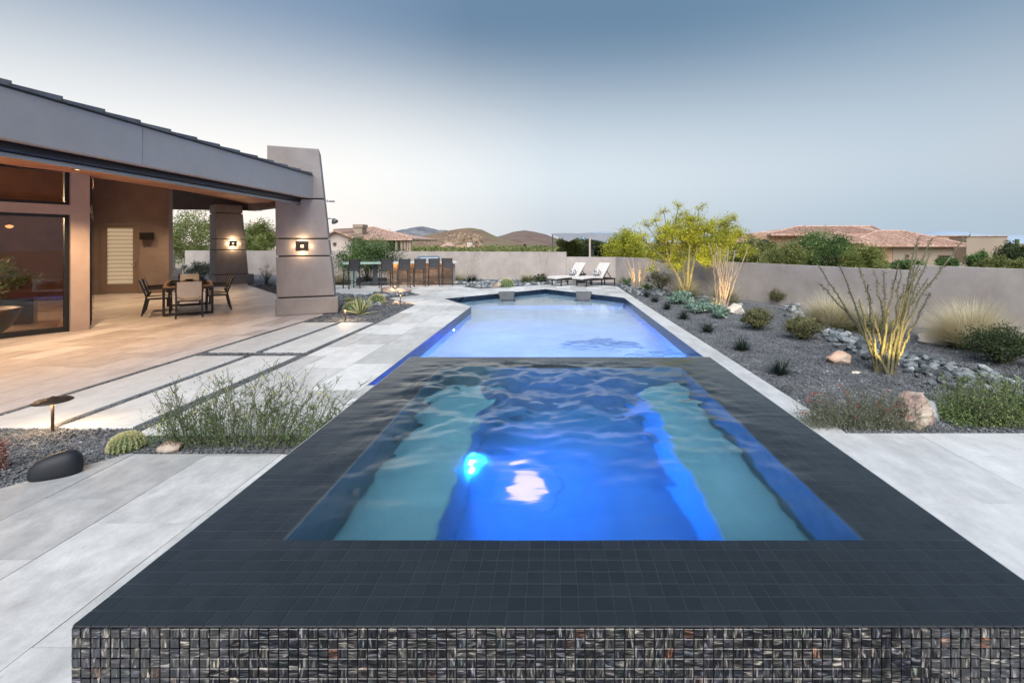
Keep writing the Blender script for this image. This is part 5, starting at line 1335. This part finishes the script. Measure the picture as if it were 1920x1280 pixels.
# tip pixels measured on the photograph's canes, built in the plane of the plant with their own depth
tips = [(1528, 492, .3, (-.05, 0)), (1554, 530, .1, (.10, .0)), (1594, 497, -.2, (.0, 0)), (1607, 500, .2, (.0, 0)), (1650, 505, .25, (.06, 0)), (1662, 506, -.1, (.03, 0)), (1686, 500, .3, (.0, 0)),
        (1696, 490, -.25, (.02, 0)), (1706, 448, .1, (.03, 0)), (1712, 442, .4, (0, 0)), (1758, 442, .0, (-.02, 0)), (1736, 468, .3, (-.02, 0)), (1800, 437, -.1, (-.12, 0)), (1718, 500, .45, (.0, 0)), (1642, 530, -.35, (0, 0)), (1728, 545, -.3, (0, 0)), (1738, 520, .1, (-.06, 0)), (1622, 560, .3, (0, 0)), (1690, 530, -.1, (0, 0))]
canes = []
for px, py, dy, kk in tips:
    Y = oc[1] + dy; canes.append((GX(px, Y) - oc[0], dy, GZ(py, Y), kk))
L_ocot = leafmat('ocotillo_leaves', (.05, .06, .03), (.10, .11, .055), (.20, .20, .10))
ocotillo('ocotillo', 'big many stemmed ocotillo with yellow uplit lower canes in front of the wall', (oc[0], oc[1], -.02), canes, 5, True, L_ocot, .16, 50, tw=.0145,
         lights=((-.20, -.40, 45, (.0, 0, .55)), (.22, -.42, 26, (.12, 0, .55))))
def ocot2(px, py, label, hs, seed, e, w=.55):
    g0 = G(px, py); g = np.random.default_rng(seed); cs = []
    for k in range(16): cs.append((g.uniform(-w, w), g.uniform(-.3, .3), hs * g.uniform(.6, 1.05), (g.normal(0, .03), 0)))
    return ocotillo('ocotillo', label, (g0[0], g0[1], -.02), cs, seed, True, L_grey, .28, 6, M_canebase, lights=((-.25, -.55, e, (.0, .05, .8)), (.3, -.5, e * .6, (0, .05, .8))), tw=.018)
ocot2(1352, 573, 'pale uplit ocotillo cluster in front of the flowering tree', 1.75, 21, 30)
ocot2(1196, 540, 'small pinkish uplit ocotillo beside the right chaise', 1.25, 22, 40, .5)

# flowering palo verde
pb_ = G(1287, 557)
def palo(t, P, CC): pass
t = thing('palo_verde_tree', 'airy yellow-green flowering palo verde tree rising above the tan garden wall', 'tree', (pb_[0], pb_[1], -.02))
YT = pb_[1]; SCL = YT / F
def loc(px, py, dy=0): return (GX(px, YT + dy) - pb_[0], dy, GZ(py, YT + dy))
crown_c = [((1250, 470), .62, 1.0), ((1300, 455), .75, 1.2), ((1345, 452), .62, 1.1), ((1265, 430), .42, .6), ((1235, 412), .26, .16), ((1288, 410), .42, .55), ((1275, 384), .28, .10), ((1308, 390), .26, .08), ((1350, 418), .48, .5), ((1315, 425), .5, .6), ((1285, 435), .5, .6), ((1250, 440), .4, .5), ((1222, 422), .26, .14), ((1215, 448), .30, .30), ((1375, 440), .35, .40), ((1330, 480), .55, .9), ((1270, 490), .5, .55), ((1385, 470), .38, .40), ((1228, 482), .30, .25), ((1250, 395), .22, .07), ((1365, 408), .22, .14), ((1225, 505), .35, .14)]
b = MB(); fl = MB(); w = MB(); forks = []
for k in range(4):
    a = [(-.55, 0), (-.1, .2), (.3, -.1), (.05, -.2)][k]
    f = (a[0], a[1], 1.15 + .2 * k); w.tube(bez((a[0] * .1, a[1] * .2, -.02), (a[0] * .3, a[1] * .3, .6), f, 7), list(np.linspace(.055, .035, 7)), 8); forks.append(f)
for (cpx, r_, dens) in crown_c:
    cpx = (1292 + (cpx[0] - 1292) * 1.13, cpx[1]); dy = rng.uniform(-.5, .7); c_ = np.array(loc(cpx[0], cpx[1], dy)); f = min(forks, key=lambda q: (q[0] - c_[0]) ** 2 + (q[1] - c_[1]) ** 2)
    w.tube(bez(f, ((f[0] + c_[0]) / 2, (f[1] + c_[1]) / 2, max(f[2], c_[2] * .8)), tuple(c_), 7), list(np.linspace(.030, .009, 7)), 6)
    nn_ = int(4600 * dens * (r_ / .6) ** 1.5)
    if dens > .25:
        PP, TT, _c = clump_pts(tuple(c_), (r_, r_, r_ * .8), nn_, int(16 * r_ / .5) + 6, .30, False, .25); leaves(b, PP, .042, 1.6, TT)
        k_ = rng.random(len(PP)) < .10; leaves(fl, PP[k_] + rng.normal(0, .03, (k_.sum(), 3)), .045, 1.2)
    for q in range(int(14 * dens) + 7):
        d_ = rdirs(1)[0]; d_[2] = d_[2] * .7 + .25; tip = c_ + d_ * r_ * rng.uniform(.6, 1.35)
        mid_ = (c_ + tip) / 2 + rng.normal(0, .05, 3); pts = bez(tuple(c_), tuple(mid_), tuple(tip), 5); w.tube(pts, [.007, .006, .005, .004, .002], 4, caps=False)
        n = int(70 * min(1, dens + .3)); fr_ = rng.integers(1, 5, n); PP = np.array(pts)[fr_] + rng.normal(0, .045 + .05 * r_, (n, 3)); leaves(b, PP, .034, 1.7, np.clip(rng.uniform(0, 1) * .5 + rng.uniform(0, .5, n), .02, .98))
        if rng.random() < .6:
            PP = np.array(pts)[rng.integers(2, 5, 16)] + rng.normal(0, .035, (16, 3)); leaves(fl, PP, .040, 1.2)
b.build('foliage', L_paloverde, t); fl.build('blossom', L_flower, t); w.build('trunk', M_bark, t)
lamp('SPOT', (-.35, -1.2, .06), 65, (1, .82, .30), t, .03, (0, 0, 1.8), 95, .8)
lamp('SPOT', (.6, -1.0, .06), 60, (1, .82, .30), t, .03, (.4, 0, 1.8), 95, .8)

# plants along the far wall
shrub('wall_shrub', 'big dark green shrub behind the left end of the bar', (G(668, 538)[0] - .8, 22.3, 0), 1.55, 2.15, 16000, L_green, leaf=.075, nc=70, twigs=40)
grass('pale feathery grass left of the bar stools', (GX(636, 20.6), 20.6, 0), .95, 1300, .45)
grass('pale grass tuft right of the bar counter', (GX(862, 21.6), 21.6, 0), .75, 800, .35)
grass('round green-brown grass clump by the wall between bar and chaises', (GX(990, 21.3), 21.3, 0), .68, 1700, .8)
for px, lb in ((884, 'dark spiky tuft with tall pale flower stalks near the bar'), (1018, 'dark tuft with three tall flower stalks left of the chaises')):
    Y = 21.4; t = thing('red_yucca', lb, 'yucca', (GX(px, Y), Y, 0), 0, 'yuccas by the far wall')
    b = MB(); blades(b, 260, .12, .50, .014, (.05, 1.2), .3); b.build('leaves', L_yucca, t)
    for k in range(6 if px < 900 else 4):
        dx = rng.uniform(-.5, .5); h = rng.uniform(1.1, 1.55); pts = bez((0, 0, .1), (dx * .4, 0, h * .6), (dx, rng.uniform(-.1, .1), h), 7)
        s_ = MB().tube(pts, [.007] * 4 + [.005, .004, .003], 4).build('flower_stalk', L_seed, t)
        P = np.array(pts)[rng.integers(4, 7, 80)] + rng.normal(0, .03, (80, 3)) * .7 + np.array([0, 0, 1]) * rng.uniform(-.12, .04, (80, 1)); b = MB(); leaves(b, P, .035, 1.8); stuff(b.build('seed_heads', L_seed, s_))
shrub('wall_shrub', 'low dark shrub beside the left chaise foot', (GX(1013, 21.0), 21.0, 0), .32, .42, 1200, L_dark, leaf=.045, nc=16, twigs=8)
shrub('wall_shrub', 'small green shrub between the right chaise and small ocotillo', (GX(1174, 19.6), 19.6, 0), .34, .42, 1400, L_green, leaf=.04, nc=16, twigs=8)
shrub('wall_shrub', 'loose grey-green shrub behind the arching grass at left', (GX(1238, 17.6), 17.6, 0), .6, .8, 3500, L_olive, leaf=.04, nc=30, twigs=20)
shrub('wall_shrub', 'pale bare twiggy shrub in the bed between the two columns', (GX(500, 20.5), 20.5, 0), .45, .9, 500, L_grey, leaf=.04, nc=26, twigs=26)
shrub('wall_shrub', 'grey-green shrub beyond the dining table by the wall', (GX(378, 23.0), 23.0, 0), .9, .95, 4500, L_grey, leaf=.06, nc=36, twigs=20)
shrub('wall_shrub', 'small green shrub under the flowering tree with yellow tufts', (GX(1215, 17.0), 17.0, 0), .25, .35, 900, L_green, leaf=.04, nc=12, twigs=6)
g = G(950, 541); t = thing('barrel_cactus', 'small pale green cactus just behind the left in-pool lounger', 'cactus', (GX(950, 19.2), 19.2, 0), 0, 'golden barrel cacti'); barrel(t, .26, 18, 6)

# ================================================================== BEYOND THE WALL
def gtree(label, px, Y, py_top, wpx, m, n=5000, nc=34, leaf=None, name='desert_tree', group='trees beyond the garden wall', hk=.5, spread=.26, trunks=3):
    h = GZ(py_top, Y) + .1; r_ = wpx / 2 / F * Y
    return tree(name, label, 'tree', (GX(px, Y), Y, -.09), (r_, r_ * .85, h * hk), h, int(n * 1.8), m, nc, leaf or .0042 * Y, trunks, .05 + .02 * h / 4, group=group, spread=spread)
gtree('bright green mesquite tree seen between the door wall and corner column', 358, 34, 404, 130, L_mesq, 9000, 60, hk=.62)
gtree('tall pale green tree behind the corner column', 486, 40, 418, 76, L_mesq, 4500, 36)
gtree('green bushy tree right of the corner column', 476, 34, 440, 50, L_mesq, 3000, 24)
gtree('dark green tree left of the grey shade sail', 1068, 38, 446, 50, L_desert, 4000, 26)
gtree('dark leafy tree under the shade sail, left of its post', 1092, 41, 449, 56, L_dark, 4000, 30)
gtree('dark leafy tree under the shade sail, right of its post', 1120, 40, 452, 44, L_dark, 3500, 26)
gtree('yellow-green palo verde left of the flowering tree', 1172, 33, 437, 84, L_paloverde, 8000, 50, hk=.6)
gtree('soft olive palo verde right of the flowering tree', 1412, 33, 449, 90, L_desert, 7000, 46, hk=.6)
gtree('dense rounded green tree in front of the terracotta house', 1535, 30, 439, 120, L_green, 12000, 70, hk=.62)
gtree('low green shrub tree left of the dense rounded tree', 1476, 29, 455, 84, L_desert, 5000, 36, hk=.6)
gtree('feathery yellow-green tree in front of the terracotta house', 1618, 27, 464, 78, L_mesq, 8000, 50, hk=.62)
gtree('round clipped dark shrub by the terracotta house door', 1778, 31, 484, 38, L_green, 2600, 20, hk=.6)
gtree('flat topped clipped hedge bush at the tan block', 1840, 33, 474, 46, L_green, 3000, 24, hk=.6)
gtree('pale olive bush right of the clipped hedge', 1868, 29, 482, 60, L_desert, 4000, 30, hk=.6)
gtree('dark tree at the right end beside the saguaro', 1898, 42, 459, 50, L_dark, 4000, 30, hk=.6)
gtree('low dark hedge behind the big ocotillo canes', 1705, 30, 489, 60, L_green, 3000, 26, hk=.6)
gtree('low pale bush at the far right edge of the wall', 1915, 28, 486, 40, L_mesq, 2000, 18, hk=.6)
t = thing('saguaro', 'lone saguaro cactus at the right edge behind the tan block', 'cactus', (GX(1907, 52), 52, -.09)); MB().tube([(0, 0, 0), (0, 0, GZ(447, 52))], [.22, .2], 10).build('trunk', L_cactus, t); MB().tube(bez((.15, 0, .5), (.6, 0, .6), (.5, 0, 1.2), 6), .12, 8).build('arm', L_cactus, t)
t = thing('saguaro', 'pale saguaro trunk standing behind the shade sail post', 'cactus', (GX(1110, 36), 36, -.09)); MB().tube([(0, 0, 0), (0, 0, GZ(455, 36))], [.17, .15], 10).build('trunk', M_slate, t); MB().tube(bez((.1, 0, .3), (.45, 0, .4), (.4, 0, .9), 6), .09, 8).build('arm', M_slate, t)

# desert scrub in the distance: nobody could count it
b = MB(); n = 1500
for i in range(n):
    Y = 45 * math.exp(random.random() * 2.3); px = random.uniform(560, 1960); x = GX(px, Y)
    if Y < 75 and (px < 800 or px > 1400): continue
    r_ = random.uniform(1.0, 2.6); h = random.uniform(.6, 1.5) * (.55 if Y < 90 else 1.0); k = 70 if Y > 80 else 200
    P = rdirs(k) * np.array([r_, r_, h]) * rng.uniform(.5, 1, (k, 1)) + np.array([x, Y, h * .3]); P = P[P[:, 2] > -.1]
    leaves(b, P, .55 if Y > 80 else .28, 1.6, np.clip(random.random() * .85 + rng.uniform(0, .3, len(P)), .02, .98))
stuff(b.build('desert_scrub', L_desert))

# hills
def hill(name, prof, Y, depth, m, amp=.05, nx=150, ny=60, rough_s=.06, seed=1):
    from mathutils import noise
    px0, px1 = prof[0][0], prof[-1][0]; xs = np.linspace(GX(px0, Y), GX(px1, Y), nx); pxs = np.linspace(px0, px1, nx)
    hz = np.interp(pxs, [q[0] for q in prof], [GZ(q[1], Y) for q in prof])
    k_ = np.ones(5) / 5; hz = np.convolve(np.pad(hz, 2, 'edge'), k_, 'valid')
    ys = np.linspace(-1, 1, ny); v = []; H = max(hz)
    for yv in ys:
        for x, h in zip(xs, hz):
            bell = max(0, 1 - abs(yv) ** 1.6); q = noise.fractal(Vector((x * rough_s, yv * depth * rough_s, seed)), .8, 2.1, 5)
            v.append((x, Y + yv * depth, -3 + (h + 3) * bell + q * H * amp * (1 - .5 * bell if abs(yv) < .05 else 1)))
    v = np.array(v); i = (np.arange(ny - 1)[:, None] * nx + np.arange(nx - 1)[None, :]).reshape(-1)
    b = MB(); b.addnp(v, np.stack([i, i + 1, i + nx + 1, i + nx], 1), 0.0); return struct(b.build(name, m, None, smooth=True))
hill('grey_mountain', [(715, 456), (742, 438), (760, 430), (776, 426), (792, 424), (806, 427), (820, 432), (838, 431), (848, 434), (870, 446), (900, 456)], 1500, 260, M_grey_hill, .10, rough_s=.008, seed=3)
hill('boulder_hill', [(756, 458), (780, 448), (800, 442), (830, 435), (858, 430), (884, 428), (902, 431), (918, 438), (935, 445), (960, 452), (985, 458)], 520, 110, M_brown_hill, .06, rough_s=.03, seed=4)
hill('bare_brown_hill', [(900, 457), (925, 446), (945, 440), (965, 434), (985, 432), (1003, 435), (1022, 439), (1040, 446), (1060, 453), (1085, 459)], 640, 120, M_brown_hill2, .04, rough_s=.02, seed=5)
hill('low_desert_ridge', [(560, 456), (700, 452), (860, 455), (1000, 453), (1120, 456), (1300, 454), (1500, 457), (1700, 456), (2000, 457)], 900, 120, M_brown_hill, .05, nx=220, rough_s=.01, seed=6)
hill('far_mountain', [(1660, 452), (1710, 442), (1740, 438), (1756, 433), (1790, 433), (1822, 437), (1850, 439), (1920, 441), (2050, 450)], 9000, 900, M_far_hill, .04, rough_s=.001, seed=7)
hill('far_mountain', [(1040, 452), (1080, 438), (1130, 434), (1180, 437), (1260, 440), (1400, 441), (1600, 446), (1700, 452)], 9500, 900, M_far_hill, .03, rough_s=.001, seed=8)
# boulder outcrop on the slope of the left hill
b = MB(); g = np.random.default_rng(4)
for i in range(900):
    Y = g.uniform(395, 470); px = g.uniform(770, 905); yv = (Y - 520) / 110; top_ = np.interp(px, [756, 800, 858, 902, 960], [458, 442, 430, 431, 452])
    zz = -3 + (GZ(top_, 520) + 3) * max(0, 1 - abs(yv) ** 1.6); s_ = g.uniform(.6, 2.4)
    if g.random() > .25 + .75 * math.exp(-((px - 815) / 45) ** 2): continue
    V, Fc = VS[g.integers(0, 12)]; b.addnp(V * s_ + np.array([GX(px, Y), Y, zz + s_ * .2]), Fc, g.uniform(.05, .95))
stuff(b.build('outcrop_boulders', M_outcrop))

# ------------------------------------------------------------------ neighbouring houses
def hip(parent, x0, x1, y0, y1, ze, zr, rx0, rx1, m=M_clay, over=.4, ribs=True, rib=.42, name='roof'):
    ym = (y0 + y1) / 2
    V = [(x0, y0, ze), (x1, y0, ze), (x1, y1, ze), (x0, y1, ze), (rx0, ym, zr), (rx1, ym, zr)]
    V += [(x0, y0, ze - .22), (x1, y0, ze - .22), (x1, y1, ze - .22), (x0, y1, ze - .22)]
    b = MB(); b.add(V, [(0, 1, 5, 4), (1, 2, 5), (2, 3, 4, 5), (3, 0, 4), (0, 6, 7, 1), (1, 7, 8, 2), (2, 8, 9, 3), (3, 9, 6, 0), (9, 8, 7, 6)]); rf = b.build(name, m, parent)
    if ribs:
        q = MB(); n = int((x1 - x0) / rib)
        for k in range(1, n):
            x = x0 + k * rib
            if x < rx0: f = (x - x0) / max(rx0 - x0, .01)
            elif x > rx1: f = (x1 - x) / max(x1 - rx1, .01)
            else: f = 1
            f = max(0, min(1, f)); a = (x, y0 - .02, ze + .01); c_ = (x, y0 + (ym - y0) * f, ze + (zr - ze) * f + .01); q.tube([a, c_], .075, 5, rng.uniform(.3, .62))
        for (a, c_) in (((x0, y0, ze + .06), (rx0, ym, zr + .06)), ((x1, y0, ze + .06), (rx1, ym, zr + .06)), ((rx0, ym, zr + .06), (rx1, ym, zr + .06))): q.tube([a, c_], .11, 6, .6)
        o = q.build('tile_ribs', M_clay_rib, rf); o['kind'] = 'stuff'
    return rf
def hbox(parent, px0, px1, py0, Y, dep, m, name='wall', z0=-.5, y_off=0):
    return MB().box(GX(px0, Y), GX(px1, Y), Y + y_off, Y + dep + y_off, z0, GZ(py0, Y)).build(name, m, parent)
def win(parent, px0, px1, py0, py1, Y, m=M_black):
    f = MB().box(GX(px0, Y), GX(px1, Y), Y - .06, Y - .004, GZ(py1, Y), GZ(py0, Y)).build('window', mat('window_trim', (.2, .14, .1), rough=.8), parent)
    MB().box(GX(px0 + 1.5, Y), GX(px1 - 1.5, Y), Y - .08, Y - .062, GZ(py1 - 1.5, Y), GZ(py0 + 1.5, Y)).build('pane', m, f)
# right house
Y = 46.0
h = thing('terracotta_roof_house', 'long terracotta roofed adobe house beyond the wall at right', 'house', (0, 0, 0), 0, 'neighbouring houses')
X = lambda px: GX(px, Y)
Z = lambda py: GZ(py, Y)
MB().box(X(1452), X(1652), Y + 5, Y + 14, -.3, GZ(438, Y + 5)).build('wall', M_adobe, h)
hip(h, GX(1446, Y + 4), GX(1664, Y + 4), Y + 4, Y + 15, GZ(438, Y + 4), GZ(425, Y + 9), GX(1500, Y + 9), GX(1640, Y + 9))
MB().box(X(1596), X(1680), Y + .5, Y + 8, -.3, GZ(459, Y)).build('wall', M_adobe, h)
MB().box(X(1680.2), X(1796), Y + .45, Y + 8, -.3, GZ(459, Y)).build('wall', M_adobe2, h)
hip(h, X(1584), X(1806), Y - .3, Y + 8.5, Z(458.5), GZ(434, Y + 4), GX(1645, Y + 4), GX(1694, Y + 4))
MB().box(X(1540), X(1600), Y - 1.5, Y + 4, -.3, GZ(453, Y - 1.5)).build('wall', M_adobe, h)
hip(h, X(1536), X(1606), Y - 2, Y + 5, GZ(452, Y - 2), GZ(437, Y + 1.5), GX(1566, Y + 1.5), GX(1574, Y + 1.5))
hip(h, X(1415), X(1462), Y + 5.5, Y + 11, GZ(450, Y + 5), GZ(436, Y + 8), GX(1432, Y + 8), GX(1458, Y + 8))
hip(h, X(1385), X(1432), Y + 8, Y + 14, GZ(452, Y + 8), GZ(441, Y + 11), GX(1400, Y + 11), GX(1420, Y + 11))
MB().box(X(1388), X(1450), Y + 8.5, Y + 13, -.3, GZ(452, Y + 8)).build('wall', M_adobe, h)
win(h, 1759, 1782, 478, 492, Y + .4)
win(h, 1698, 1704, 477, 483, Y + .4)
b = MB(); pts = [(math.cos(a), math.sin(a)) for a in np.linspace(0, math.pi, 12)]
b.add([(X(1475) + .9 * c_, Y + 4.95, GZ(470, Y) + 1.0 * s_ + .2) for c_, s_ in pts], [tuple(range(12))]); b.build('arched_opening', M_groove, h)
h = thing('tan_block_house', 'plain flat roofed tan block building at the far right beyond the wall', 'house', (0, 0, 0), 0, 'neighbouring houses')
MB().box(GX(1735, 50), GX(1812, 50), 50, 58, -.4, GZ(443, 50)).build('wall', M_adobe, h)
MB().box(GX(1812, 48), GX(1889, 48), 48, 58, -.4, GZ(443.5, 48)).build('wall', M_adobe2, h)
MB().box(GX(1811, 48), GX(1890, 48), 47.9, 58.1, GZ(443.4, 48), GZ(442, 48)).build('parapet_cap', M_clay, h); MB().box(GX(1734, 50), GX(1811, 50), 49.9, 58, GZ(442.8, 50), GZ(441.5, 50)).build('parapet_cap', M_clay, h)
win(h, 1880, 1884, 474, 480, 48)
win(h, 1836, 1846, 470, 480, 48)
# left house
Y = 55.0
h = thing('tile_roof_house', 'cream neighbour house with pink tile roof and chimney behind the bar area', 'house', (0, 0, 0), 0, 'neighbouring houses')
zE = GZ(446, Y)
hip(h, GX(650, Y), GX(773, Y), Y, Y + 12, GZ(447, Y), GZ(427, Y + 6), GX(672, Y + 6), GX(702, Y + 6))
b = MB(); y0 = Y - 2.5
b.hexa([(GX(600, y0), y0, GZ(447.5, y0)), (GX(626, y0), y0, GZ(434, y0)), (GX(626, Y), Y + 9, GZ(426, Y)), (GX(600, Y), Y + 9, GZ(440, Y)), (GX(600, y0), y0, GZ(445, y0)), (GX(626, y0), y0, GZ(431.5, y0)), (GX(626, Y), Y + 9, GZ(423, Y)), (GX(600, Y), Y + 9, GZ(437, Y))])
b.hexa([(GX(626.1, y0), y0, GZ(434, y0)), (GX(664, y0), y0, GZ(449, y0)), (GX(672, Y), Y + 9, GZ(438, Y)), (GX(626.1, Y), Y + 9, GZ(426, Y)), (GX(626.1, y0), y0, GZ(431.5, y0)), (GX(664, y0), y0, GZ(446.5, y0)), (GX(672, Y), Y + 9, GZ(435, Y)), (GX(626.1, Y), Y + 9, GZ(423, Y))])
b.build('gable_roof', M_clay, h)
q = MB()
for k in range(16):
    f = k / 16; x = GX(626.1, y0) + (GX(664, y0) - GX(626.1, y0)) * f; z = GZ(431.3, y0) + (GZ(446.3, y0) - GZ(431.3, y0)) * f; x2 = GX(626.1, Y) + (GX(672, Y) - GX(626.1, Y)) * f; z2 = GZ(422.8, Y) + (GZ(434.8, Y) - GZ(422.8, Y)) * f
    q.tube([(x, y0 - .05, z + .03), (x2, Y + 9, z2 + .05)], .09, 5, rng.uniform(.05, .95))
stuff(q.build('tile_ribs', M_clay_rib, h))
MB().add([(GX(596, y0 + .6), y0 + .6, -.4), (GX(660, y0 + .6), y0 + .6, -.4), (GX(660, y0 + .6), y0 + .6, GZ(447, y0)), (GX(626, y0 + .6), y0 + .6, GZ(433.5, y0)), (GX(596, y0 + .6), y0 + .6, GZ(447, y0))], [(0, 1, 2, 3, 4)]).__class__
b = MB(); pz = [(GX(596, y0 + .6), -.4), (GX(660, y0 + .6), -.4), (GX(660, y0 + .6), GZ(448, y0)), (GX(626, y0 + .6), GZ(434.5, y0)), (GX(596, y0 + .6), GZ(450, y0))]
n = 5; b.add([(x, y0 + .6, z) for x, z in pz] + [(x, y0 + 6, z) for x, z in pz], [(0, 1, 2, 3, 4), (9, 8, 7, 6, 5)] + [(i, i + 5, (i + 1) % 5 + 5, (i + 1) % 5) for i in range(5)]); b.build('gable_wall', M_cream, h)
win(h, 625, 631, 454.5, 461, y0 + .6)
MB().box(GX(666, Y), GX(720, Y), Y + .8, Y + 10, -.4, GZ(448, Y)).build('wall', M_cream, h)
ch = MB().box(GX(656, Y), GX(672.5, Y), Y + 1, Y + 2.4, GZ(440, Y), GZ(426, Y)).build('chimney', M_adobe2, h); MB().box(GX(655, Y), GX(674, Y), Y + .9, Y + 2.5, GZ(425.9, Y), GZ(420, Y)).build('chimney_cap', M_adobe2, ch)
MB().box(GX(718, Y), GX(772, Y), Y + .3, Y + .7, GZ(451.5, Y), GZ(447.6, Y)).build('porch_beam', M_adobe2, h)
for px in (720, 741, 751, 757, 762.5, 767):
    MB().box(GX(px, Y) - .13, GX(px, Y) + .13, Y + .35, Y + .65, -.4, GZ(451.6, Y)).build('porch_column', M_adobe2, h)
MB().box(GX(719, Y), GX(730, Y), Y + 2, Y + 3, -.4, GZ(452, Y)).build('porch_wall', M_beam, h)
h = thing('small_tiled_building', 'small cream building with tiled roof seen between the two columns', 'house', (0, 0, 0), 0, 'neighbouring houses')
Y = 48.0; MB().box(GX(487, Y), GX(540, Y), Y, Y + 5, -.4, GZ(445, Y)).build('wall', M_cream, h)
b = MB(); b.hexa([(GX(483, Y), Y - .4, GZ(445, Y)), (GX(545, Y), Y - .4, GZ(445, Y)), (GX(545, Y), Y + 4, GZ(432, Y)), (GX(483, Y), Y + 4, GZ(432, Y)), (GX(483, Y), Y - .4, GZ(442.5, Y)), (GX(545, Y), Y - .4, GZ(442.5, Y)), (GX(545, Y), Y + 4, GZ(430, Y)), (GX(483, Y), Y + 4, GZ(430, Y))]); b.build('roof', M_clay, h)
q = MB()
for k in range(11): q.tube([(GX(484, Y) + k * .30, Y - .45, GZ(442, Y)), (GX(484, Y) + k * .30, Y + 4, GZ(429.6, Y))], .10, 5, rng.uniform(.3, .98))
stuff(q.build('tile_ribs', M_clay_rib, h))
# distant village house among the hills
h = thing('distant_house', 'tiny distant adobe house at the foot of the boulder hill', 'house', (0, 0, 0), 0, 'neighbouring houses'); Y = 230.0
MB().box(GX(852, Y), GX(890, Y), Y, Y + 10, -1, GZ(460, Y)).build('wall', M_adobe, h); MB().box(GX(876, Y), GX(886, Y), Y - .5, Y + 8, -1, GZ(454.5, Y)).build('tower', M_cream, h)
hip(h, GX(826, Y), GX(852, Y), Y - 1, Y + 10, GZ(462, Y), GZ(454, Y), GX(836, Y), GX(842, Y), ribs=False)
# shade canopy
Y = 34.0; t = thing('shade_sail', 'grey shade canopy with arched edge on a slender post beyond the wall', 'shade canopy', (0, 0, 0))
b = MB(); top_ = [(1034, 437.5), (1060, 437), (1085, 437.6), (1100, 436.5), (1106, 436), (1118, 437), (1140, 437.4), (1168, 438.5)]
low_ = [(1034, 439), (1052, 444.5), (1066, 452), (1088, 442), (1106, 447), (1134, 452.5), (1148, 446), (1168, 440)]
top_ = [(GX(a, Y + 3), Y + 3, GZ(c_, Y + 3)) for a, c_ in top_]; low_ = [(GX(a, Y), Y, GZ(c_, Y)) for a, c_ in low_]
V = top_ + low_ + [(x, y, z - .05) for x, y, z in top_ + low_]; n = 8
b.add(V, [(i, i + 1, n + i + 1, n + i) for i in range(7)] + [(2 * n + i + 1, 2 * n + i, 3 * n + i, 3 * n + i + 1) for i in range(7)] + [(n + i, n + i + 1, 3 * n + i + 1, 3 * n + i) for i in range(7)])
b.build('canvas', M_sail, t)
MB().tube([(GX(1106, Y), Y, -.2), (GX(1106, Y), Y, GZ(446.5, Y))], .07, 8).build('post', M_cream, t); MB().tube([(GX(1036, Y + 3), Y + 3, -.2), (GX(1036, Y + 3), Y + 3, GZ(438.5, Y + 3))], .05, 8).build('post', M_galv, t)
